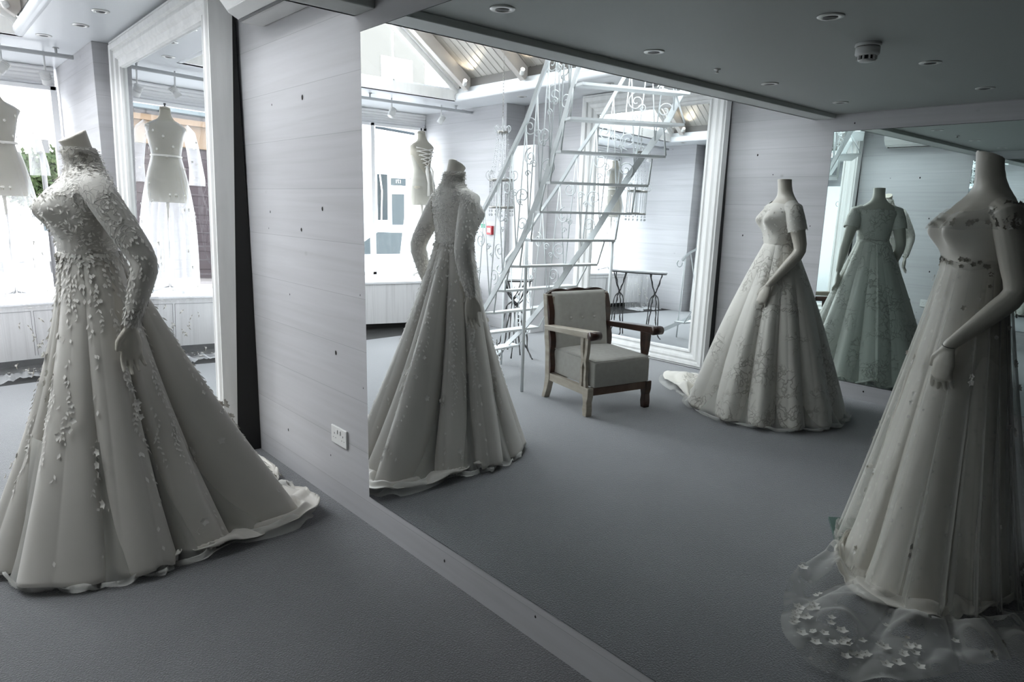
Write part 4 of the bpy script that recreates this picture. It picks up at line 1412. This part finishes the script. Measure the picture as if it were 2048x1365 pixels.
for s in (-1, 1):
    x0, x1 = (s * W2_ - 0.024, s * W2_ + 0.024)
    pr = [(-D2 - 0.02, 0.0), (-D2 + 0.022, 0.0), (-D2 + 0.030, 0.05), (-D2 + 0.024, 0.09), (-D2 + 0.034, 0.13), (-D2 + 0.034, 0.20), (-D2 - 0.030, 0.20), (-D2 - 0.030, 0.14), (-D2 - 0.018, 0.10), (-D2 - 0.024, 0.05)]
    slab(pr[::-1], x0, x1).build('leg', m_wood if s > 0 else m_wood_d, ch, bevel=0.004)  # one side's leg, arm and splat take the darker wood as painted shade
    # rear leg and back upright in one sweep
    pr = [(D2 + 0.045, 0.0), (D2 + 0.020, 0.06), (D2 - 0.010, 0.16), (D2 + 0.000, 0.40), (D2 + 0.060, 0.775), (D2 + 0.105, 0.775), (D2 + 0.095, 0.70), (D2 + 0.085, 0.62), (D2 + 0.070, 0.55), (D2 + 0.072, 0.46), (D2 + 0.055, 0.38), (D2 + 0.050, 0.28), (D2 + 0.045, 0.16), (D2 + 0.060, 0.07), (D2 + 0.085, 0.0)]
    slab(pr, x0, x1).build('rear_upright', m_wood, ch, bevel=0.003)
    es = [(0.0, 0.205)] + [(-0.012 - 0.007 * sin(k * 0.9), 0.205 + k * 0.0285) for k in range(20)] + [(0.0, 0.765)]
    ys = lambda z: (D2 - 0.008 if z < 0.4 else D2 - 0.008 + (z - 0.4) * 0.16)
    slab([(ys(z) + y_, z) for y_, z in es], x0 + 0.002, x1 - 0.002).build('edge_moulding', m_wood_d, ch)
    # side rail
    MB().box((x0 + .006, -D2 + 0.03, 0.145), (x1 - .006, D2 - 0.005, 0.20)).build('side_rail', m_wood, ch)
    # arm
    ap = [(D2 + 0.03, 0.520), (-D2 + 0.02, 0.545), (-D2 - 0.055, 0.548), (-D2 - 0.080, 0.560), (-D2 - 0.085, 0.585), (-D2 - 0.065, 0.602), (-D2 - 0.03, 0.596), (D2 + 0.045, 0.555)]
    slab(ap, s * (W2_ + 0.012) - 0.036, s * (W2_ + 0.012) + 0.036).build('arm', m_wood if s > 0 else m_wood_d, ch, bevel=0.006)
    mb = MB(); mb.tube([(s * (W2_ + 0.012) - 0.040, -D2 - 0.062, 0.570), (s * (W2_ + 0.012) + 0.040, -D2 - 0.062, 0.570)], 0.030, 18)
    mb.build('arm_scroll', m_wood_d, ch)
    # pierced splat under the arm: two shaped slats leaving a slot
    for q in (-1, 1):
        sp = [(0.012, 0.20), (0.040, 0.20), (0.030, 0.26), (0.034, 0.33), (0.026, 0.38), (0.038, 0.44), (0.042, 0.50), (0.046, 0.546), (0.008, 0.546), (0.014, 0.50), (0.011, 0.44), (0.0005, 0.40), (0.0005, 0.375), (0.013, 0.34), (0.009, 0.24)]
        sp = [(-D2 + 0.045 + q * a, b) for a, b in sp]
        if q > 0: sp = sp[::-1]
        slab(sp, s * (W2_ + 0.006) - 0.012, s * (W2_ + 0.006) + 0.012).build('arm_splat', m_wood if s > 0 else m_wood_d, ch)
MB().box((-W2_ + .02, -D2 - 0.022, 0.145), (W2_ - .02, -D2 + 0.022, 0.198)).build('front_rail', m_wood_m, ch, bevel=0.003)
MB().box((-W2_ + .02, D2 + 0.0, 0.145), (W2_ - .02, D2 + 0.04, 0.198)).build('back_rail', m_wood, ch)


def cushion(name, w, d, h, parent, loc, rx=0, crown=0.03, mat=m_linen, btn=False):
    mb = MB(); n = 22; top = []
    for side in (1, -1):
        vs = []; fs = []
        for j in range(n + 1):
            for i in range(n + 1):
                u, v = i / n * 2 - 1, j / n * 2 - 1
                e = (1 - u ** 8) * (1 - v ** 8)
                x, y = u * w / 2, v * d / 2
                z = h / 2 + crown * (1 - u * u) * (1 - v * v) if side > 0 else -h / 2
                z -= side * 0.018 * (1 - min(1, e * 3)) ** 2 if side > 0 else 0
                if btn and side > 0:
                    for bx in (-0.105, 0, 0.105):
                        z -= 0.014 * exp(-(((x - bx) / 0.022) ** 2 + ((y - 0.02) / 0.022) ** 2))
                vs.append((x, y, z))
        for j in range(n):
            for i in range(n):
                a = j * (n + 1) + i
                q = (a, a + 1, a + n + 2, a + n + 1)
                fs.append(q if side > 0 else q[::-1])
        top.append((vs, fs))
    V = top[0][0] + top[1][0]; o2 = len(top[0][0]); F = top[0][1] + [tuple(k + o2 for k in q) for q in top[1][1]]
    rim = [i for i in range(n)] + [n + j * (n + 1) for j in range(n)] + [(n + 1) * n + n - i for i in range(n)] + [(n - j) * (n + 1) for j in range(n)]
    for k in range(len(rim)):
        a, b = rim[k], rim[(k + 1) % len(rim)]
        F.append((b, a, a + o2, b + o2))
    mb.add(V, F, 0, True)
    o = mb.build(name, mat, parent, bevel=0.008)
    o.location = loc; o.rotation_euler = (rx, 0, 0)
    return o


sc_ = cushion('seat_cushion', 0.475, 0.53, 0.185, ch, (0, -0.012, 0.2965), 0, 0.022)
mb = MB(); mb.tube([(-0.235, -0.262, 0.088), (0.235, -0.262, 0.088)], 0.0035, 6).tube([(-0.236, -0.262, 0.088), (-0.236, 0.25, 0.088)], 0.0035, 6).tube([(0.236, -0.262, 0.088), (0.236, 0.25, 0.088)], 0.0035, 6)
mb.build('piping', m_linen, sc_)
bc = cushion('back_cushion', 0.462, 0.44, 0.085, ch, (0, 0.262, 0.575), radians(81), 0.012, btn=True)
for bx in (-0.105, 0, 0.105):
    MB().lathe([(0.003, 0.040), (0.011, 0.044), (0.011, 0.048), (0.005, 0.052)], (bx, 0.02, 0), 14).build('button', m_linen, bc)
mb = MB()
cr = []
for k in range(41):
    u = k / 40 * 2 - 1
    z = 0.800 + 0.014 * abs(cos(u * pi * 1.5)) - 0.02 * abs(u) ** 4
    cr.append((u * 0.262, z))
mb.prism([(-0.262, 0.765), (0.262, 0.765)] + cr[::-1], D2 + 0.070, D2 + 0.100, 'y')
mb.build('crest_rail', m_wood_d, ch)
MB().box((-0.235, D2 + 0.030, 0.36), (0.235, D2 + 0.052, 0.76)).build('back_panel', m_wood, ch)

# ================================================================== SIDE TABLE with twig legs
tx, ty = -1.52, 4.74
tb = thing('console_table', 'small marble-topped console table on twisted black iron twig legs behind the staircase', 'table', (tx, ty, 0), atan2(-0.8, 0.6))
mb = MB(); pl = []
for k in range(48):
    a = 2 * pi * k / 48; c, s_ = cos(a), sin(a)
    pl.append((0.32 * (abs(c) ** 0.55) * (1 if c > 0 else -1), 0.155 * (abs(s_) ** 0.55) * (1 if s_ > 0 else -1)))
mb.prism(pl, 0.735, 0.752, 'z'); mb.build('table_top', m_marble, tb, bevel=0.003)
mb = MB(); mb.prism([(x * 0.985, y * 0.97) for x, y in pl], 0.724, 0.7349, 'z'); mb.build('top_rim', m_dark, tb)
m_twig = noisy('black_iron_twig', (0.02, 0.02, 0.02), (0.10, 0.10, 0.10), 60, 0.5)
for s in (-1, 1):
    for q in (-1, 1):
        X = s * 0.20
        pts = spline([(X + 0.06 * q, -0.115 * q, 0.724), (X + 0.035 * q, -0.08 * q, 0.60), (X, -0.012 * q, 0.50), (X - 0.02 * q, 0.06 * q, 0.42), (X - 0.03 * q, 0.09 * q, 0.26), (X - 0.05 * q, 0.11 * q, 0.08), (X - 0.07 * q + s * 0.03, 0.15 * q, 0.006)], 5)
        pts = [p + Vector((0.004 * sin(i * 1.7), 0.004 * cos(i * 1.3), 0)) for i, p in enumerate(pts)]
        MB().tube(pts, [0.007 + 0.0018 * sin(i * 2.1) for i in range(len(pts))], 7).build('leg', m_twig, tb)
        pts = spline([(X - 0.07 * q, -0.09 * q, 0.724), (X - 0.03 * q, -0.05 * q, 0.58), (X + 0.004, 0.0, 0.50), (X + 0.05 * q, 0.02 * q, 0.42), (X + 0.06 * q, 0.03 * q, 0.2), (X + 0.075 * q, 0.05 * q, 0.006)], 5)
        MB().tube(pts, [0.006 + 0.0015 * sin(i * 1.6) for i in range(len(pts))], 7).build('leg', m_twig, tb)

# ================================================================== CHANDELIER
chx, chy = -1.46, 4.90
cn = thing('chandelier', 'tall crystal chandelier with two crowned tiers of bead strings on a long chain', 'chandelier', (chx, chy, 0))
mb = MB()
z = 2.20
while z < 3.02:
    a = 0 if int(z * 1000 / 28) % 2 else pi / 2
    mb.tube([(0.007 * cos(a) * cos(t_), 0.007 * sin(a) * cos(t_), z + 0.018 * sin(t_)) for t_ in [k * 2 * pi / 10 for k in range(10)]], 0.0018, 4, closed=True)
    z += 0.028
mb.build('chain', m_tarnish, cn)
MB().tube([(0, 0, 3.02), (0, 0, 3.16)], 0.003, 6).build('hook', m_tarnish, cn)


def crown(r, z, nm, horn):
    mb = MB()
    mb.lathe([(r * 0.97, z - 0.012), (r * 1.03, z - 0.008), (r * 1.03, z + 0.008), (r * 0.97, z + 0.012)], n=30)
    mb.build(nm, m_tarnish, cn)
    mb = MB()
    for k in range(6):
        a = 2 * pi * k / 6; d = Vector((cos(a), sin(a), 0))
        pts = []
        for i in range(16):
            t = i / 15; an = -pi / 2 + t * 4.6
            q = horn * (1 - 0.5 * t)
            pts.append(d * (r + 0.2 * horn + q * cos(an) * 0.75) + Vector((0, 0, z + horn + q * sin(an))))
        mb.tube(pts, 0.005, 6)
    mb.build('glass_scroll', m_crystal, cn)


def bead(mb, p, r, mi=0):
    x, y, z = p
    mb.add([(x, y, z + r), (x + r * .8, y, z), (x, y + r * .8, z), (x - r * .8, y, z), (x, y - r * .8, z), (x, y, z - r)],
           [(0, 1, 2), (0, 2, 3), (0, 3, 4), (0, 4, 1), (5, 2, 1), (5, 3, 2), (5, 4, 3), (5, 1, 4)], mi, False)


crown(0.05, 2.065, 'upper_crown', 0.035)
crown(0.115, 1.635, 'lower_crown', 0.05)
MB().lathe([(0.112, 1.375), (0.118, 1.380), (0.118, 1.392), (0.112, 1.397)], n=30).build('bottom_ring', m_tarnish, cn)
MB().tube([(0, 0, 1.36), (0, 0, 2.2)], 0.005, 8).build('stem', m_crystal, cn)
mb = MB()
for k in range(12):
    a = 2 * pi * k / 12
    for i in range(26):
        t = i / 25; r = lerp(0.05, 0.115, t ** 1.4)
        bead(mb, (r * cos(a), r * sin(a), lerp(2.05, 1.65, t)), 0.006 if i % 3 else 0.009)
mb.build('upper_bead_string', m_crystal, cn)
mb = MB()
for k in range(24):
    a = 2 * pi * k / 24
    for i in range(19):
        bead(mb, (0.112 * cos(a), 0.112 * sin(a), lerp(1.622, 1.402, i / 18)), 0.0075)
mb.build('lower_bead_string', m_crystal, cn)
mb = MB()
for k in range(14):
    a = 2 * pi * k / 14
    bead(mb, (0.112 * cos(a), 0.112 * sin(a), 1.352), 0.012); bead(mb, (0.112 * cos(a), 0.112 * sin(a), 1.318), 0.016)
    mb.tube([(0.112 * cos(a), 0.112 * sin(a), 1.375), (0.112 * cos(a), 0.112 * sin(a), 1.35)], 0.0015, 4)
mb.build('crystal_drop', m_crystal, cn)

# ================================================================== STREET
m_road = M('pale_paving', (0.32, 0.32, 0.33), 0.8)
struct(MB().box((-60, 7.61, -0.6), (60, 80, -0.5)).build('ground', m_road))


def vk(xv, y, z, k):  # move a point seen in the wall mirror k times further away
    return (A2 - xv * k, y * k, 1.4 + (z - 1.4) * k)


K = 1.8
bl = thing('shop_building', 'white building across the street with dark windows flanking a glazed door', 'building', (0, 15 * K, 0))
m_render = M('white_render', (0.55, 0.56, 0.58), 0.8)
xb0 = A2 - 10.9 * K; xb1 = A2 - 8.6 * K
MB().box((xb0 - 6, 0, -0.5), (xb1, 6, 6.2)).build('facade', m_render, bl)
m_pane = M('dark_shop_pane', (0.011, 0.016, 0.019), 0.15, Specular_IOR_Level=0.05)
m_pane2 = M('slate_pane', (0.028, 0.036, 0.040), 0.4, Specular_IOR_Level=0.05)


def opening(nm, xv0, xv1, z0, z1, mat, frame=True):
    a, b = sorted((A2 - xv0 * K, A2 - xv1 * K)); zz0, zz1 = 1.4 + (z0 - 1.4) * K, 1.4 + (z1 - 1.4) * K
    fr = MB().box((a - 0.06, -0.04, zz0 - 0.06), (b + 0.06, -0.001, zz1 + 0.06)).build(nm, m_render, bl)
    MB().box((a, -0.05, zz0), (b, -0.041, zz1)).build('pane', mat, fr)
    return fr


opening('window', 8.876, 9.167, 0.98, 2.10, m_pane)
opening('fanlight', 9.267, 9.708, 1.84, 2.02, m_pane2)
opening('door', 9.29, 9.655, 0.86, 1.63, m_pane2)
opening('window', 9.831, 10.19, 0.86, 2.05, m_pane2)
mb = MB().tube([(A2 - 8.93 * K, -0.12, 1.4 + .68 * K), (A2 - 8.98 * K, -0.12, 1.4 + .3 * K), (A2 - 8.95 * K, -0.12, 0.4)], 0.035, 8)
mb.build('drainpipe', m_white, bl)
cu = bpy.data.curves.new('house_number', 'FONT'); cu.body = '171'; cu.size = 0.22; cu.align_x = 'CENTER'; cu.extrude = 0.004
o = bpy.data.objects.new('house_number', cu); COL.objects.link(o); o.parent = bl
o.location = (A2 - 9.48 * K, -0.062, 1.4 + 0.50 * K); o.rotation_euler = (radians(90), 0, 0); cu.materials.append(m_white)
bpy.context.view_layer.update()
_me = bpy.data.meshes.new_from_object(o.evaluated_get(bpy.context.evaluated_depsgraph_get()))
_h = bpy.data.objects.new('house_number', _me); COL.objects.link(_h); _h.parent = bl; _h.location = o.location; _h.rotation_euler = o.rotation_euler
bpy.data.objects.remove(o); _h.name = 'house_number'
# brick tower block behind
bk = thing('brick_building', 'tall pale brick building seen through the gable glass', 'building', (A2 - 10.6 * 2.0, 17 * 2.0, 0))
m_brick = M('pale_brick', (0.2, 0.19, 0.17), 0.9, Specular_IOR_Level=0.0)
t_ = tex(m_brick, 'Brick', 5.0); n_, l_, b_ = nt(m_brick)
t_.inputs['Color1'].default_value = (0.048, 0.046, 0.042, 1); t_.inputs['Color2'].default_value = (0.062, 0.060, 0.055, 1); t_.inputs['Mortar'].default_value = (0.085, 0.083, 0.078, 1)
l_.new(t_.outputs[0], b_.inputs['Base Color'])
MB().box((-2.2, 0, -0.5), (2.2, 5, 12.0)).build('wall', m_brick, bk)
MB().box((-1.3, -0.05, 3.0), (0.7, -0.001, 9.3)).build('white_bay', m_render, bk)
# orange-fascia shop
os_ = thing('corner_shop', 'shop with a peach-coloured fascia and mauve shutter across the road', 'building', (0, 14, 0))
MB().box((-4.6, 0, -0.5), (0.75, 4, 3.05)).build('wall', M('grey_render', (0.10, 0.09, 0.09), 0.8), os_)
MB().box((-4.6, -0.10, 2.46), (0.75, -0.001, 2.86)).build('fascia', M('peach_paint', (0.082, 0.059, 0.042), 0.6, Specular_IOR_Level=0.0), os_)
MB().box((-4.7, -0.20, 2.86), (0.85, -0.001, 2.96)).build('cornice', M('peach_cornice', (0.088, 0.062, 0.043), 0.6, Specular_IOR_Level=0.0), os_)
MB().box((-4.8, -0.30, 3.0501), (0.95, 4, 3.12)).build('roof', M('slate', (0.05, 0.06, 0.065), 0.6, Specular_IOR_Level=0.0), os_)
sh_ = MB()
for k in range(14):
    sh_.box((-4.5, -0.03 - 0.008 * (k % 2), 0.0 + k * 0.175), (0.65, -0.001, 0.17 + k * 0.175))
sh_.build('shutter', M('mauve_shutter', (0.030, 0.025, 0.027), 0.6, Specular_IOR_Level=0.0), os_)


def car(name, x, y, rz, col, label):
    t = thing(name, label, 'car', (x, y, -0.5), rz)
    prof = [(-2.1, 0.30), (-2.1, 0.75), (-1.9, 0.90), (-1.15, 0.98), (-0.55, 1.42), (0.75, 1.46), (1.45, 1.02), (2.0, 0.92), (2.1, 0.70), (2.1, 0.30)]
    MB().prism(prof[::-1], -0.82, 0.82, 'y').build('bodywork', M(name + '_paint', col, 0.3), t, bevel=0.06)
    gl = [(-1.0, 1.00), (-0.52, 1.36), (0.70, 1.40), (1.28, 1.02)]
    MB().prism(gl[::-1], -0.835, 0.835, 'y').build('side_window', m_pane2, t)
    MB().add([(-1.12, -0.70, 1.01), (-1.12, 0.70, 1.01), (-0.58, 0.62, 1.41), (-0.58, -0.62, 1.41)], [(0, 1, 2, 3)], 0, False).build('windscreen', m_pane2, t, solid=0.02)
    for wx in (-1.35, 1.35):
        for s in (-1, 1):
            MB().tube([(wx, s * 0.66, 0.31), (wx, s * 0.86, 0.31)], 0.31, 20).build('wheel', m_dark, t)
    return t


car('parked_car', A2 - 7.0, 11.2, 0.12, (0.42, 0.44, 0.46), 'pale silver car parked outside the window beyond the bowed bench')
car('parked_car', 2.75, 22, 1.3, (0.30, 0.31, 0.33), 'light grey car parked far up the street beneath the trees')
car('parked_car', 4.1, 27, 1.4, (0.10, 0.02, 0.02), 'red car parked behind the light grey car up the street')


def tree(x, y, h, r, label, seed):
    t = thing('street_tree', label, 'tree', (x, y, -0.5))
    MB().tube([(0, 0, 0), (0.05, 0, h * 0.5), (0, 0, h * 0.8)], [0.18, 0.12, 0.05], 8).build('trunk', M('bark', (0.05, 0.04, 0.03), 0.9), t)
    rnd = random.Random(seed); mb = MB()
    for _ in range(3200):
        a, b = rnd.random() * 2 * pi, math.acos(rnd.uniform(-1, 1)); q = rnd.random() ** 0.33
        p = Vector((r * q * sin(b) * cos(a), r * q * sin(b) * sin(a), h * 0.62 + r * 0.85 * q * cos(b)))
        p += Vector((mnoise.noise(p * 0.8), mnoise.noise(p * 0.9 + Vector((5, 5, 5))), 0)) * r * 0.3
        petal(mb, p, (rnd.uniform(-1, 1), rnd.uniform(-1, 1), rnd.uniform(-.2, 1)), (rnd.uniform(-1, 1), rnd.uniform(-1, 1), rnd.uniform(-1, 1)), 0.30, 0.20, 0, 0.1)
    mb.build('foliage', m_leaf, t)


m_leaf = noisy('tree_leaves', (0.020, 0.032, 0.016), (0.048, 0.062, 0.030), 1.2, 0.8, Specular_IOR_Level=0.0)
tree(5.0, 40, 4.2, 1.5, 'leafy green tree far up the street, left one', 1)
tree(7.0, 44, 4.6, 1.9, 'leafy green tree far up the street, right one', 2)
t = thing('street_lamp', 'thin dark post far up the street in front of the trees', 'street lamp', (2.28, 17, -0.5))
MB().tube([(0, 0, 0), (0, 0, 2.75)], 0.045, 8).build('post', m_dark, t)
MB().box((-0.12, -0.12, 2.75), (0.12, 0.12, 3.0)).build('lantern', m_dark, t)
t = thing('awning_bar', 'slim grey awning bar outside the shop window', 'bar', (-3.3, 9.0, 0))
MB().tube([(0.75, 0, 2.485), (-0.8, 0, 2.395)], 0.020, 8).build('bar_tube', M('grey_bar', (0.025, 0.030, 0.034), 0.5, Specular_IOR_Level=0.0), t)
MB().tube([(-0.8, 0, 2.395), (-0.8, 0, -0.5)], 0.015, 8).build('post', m_white, t)
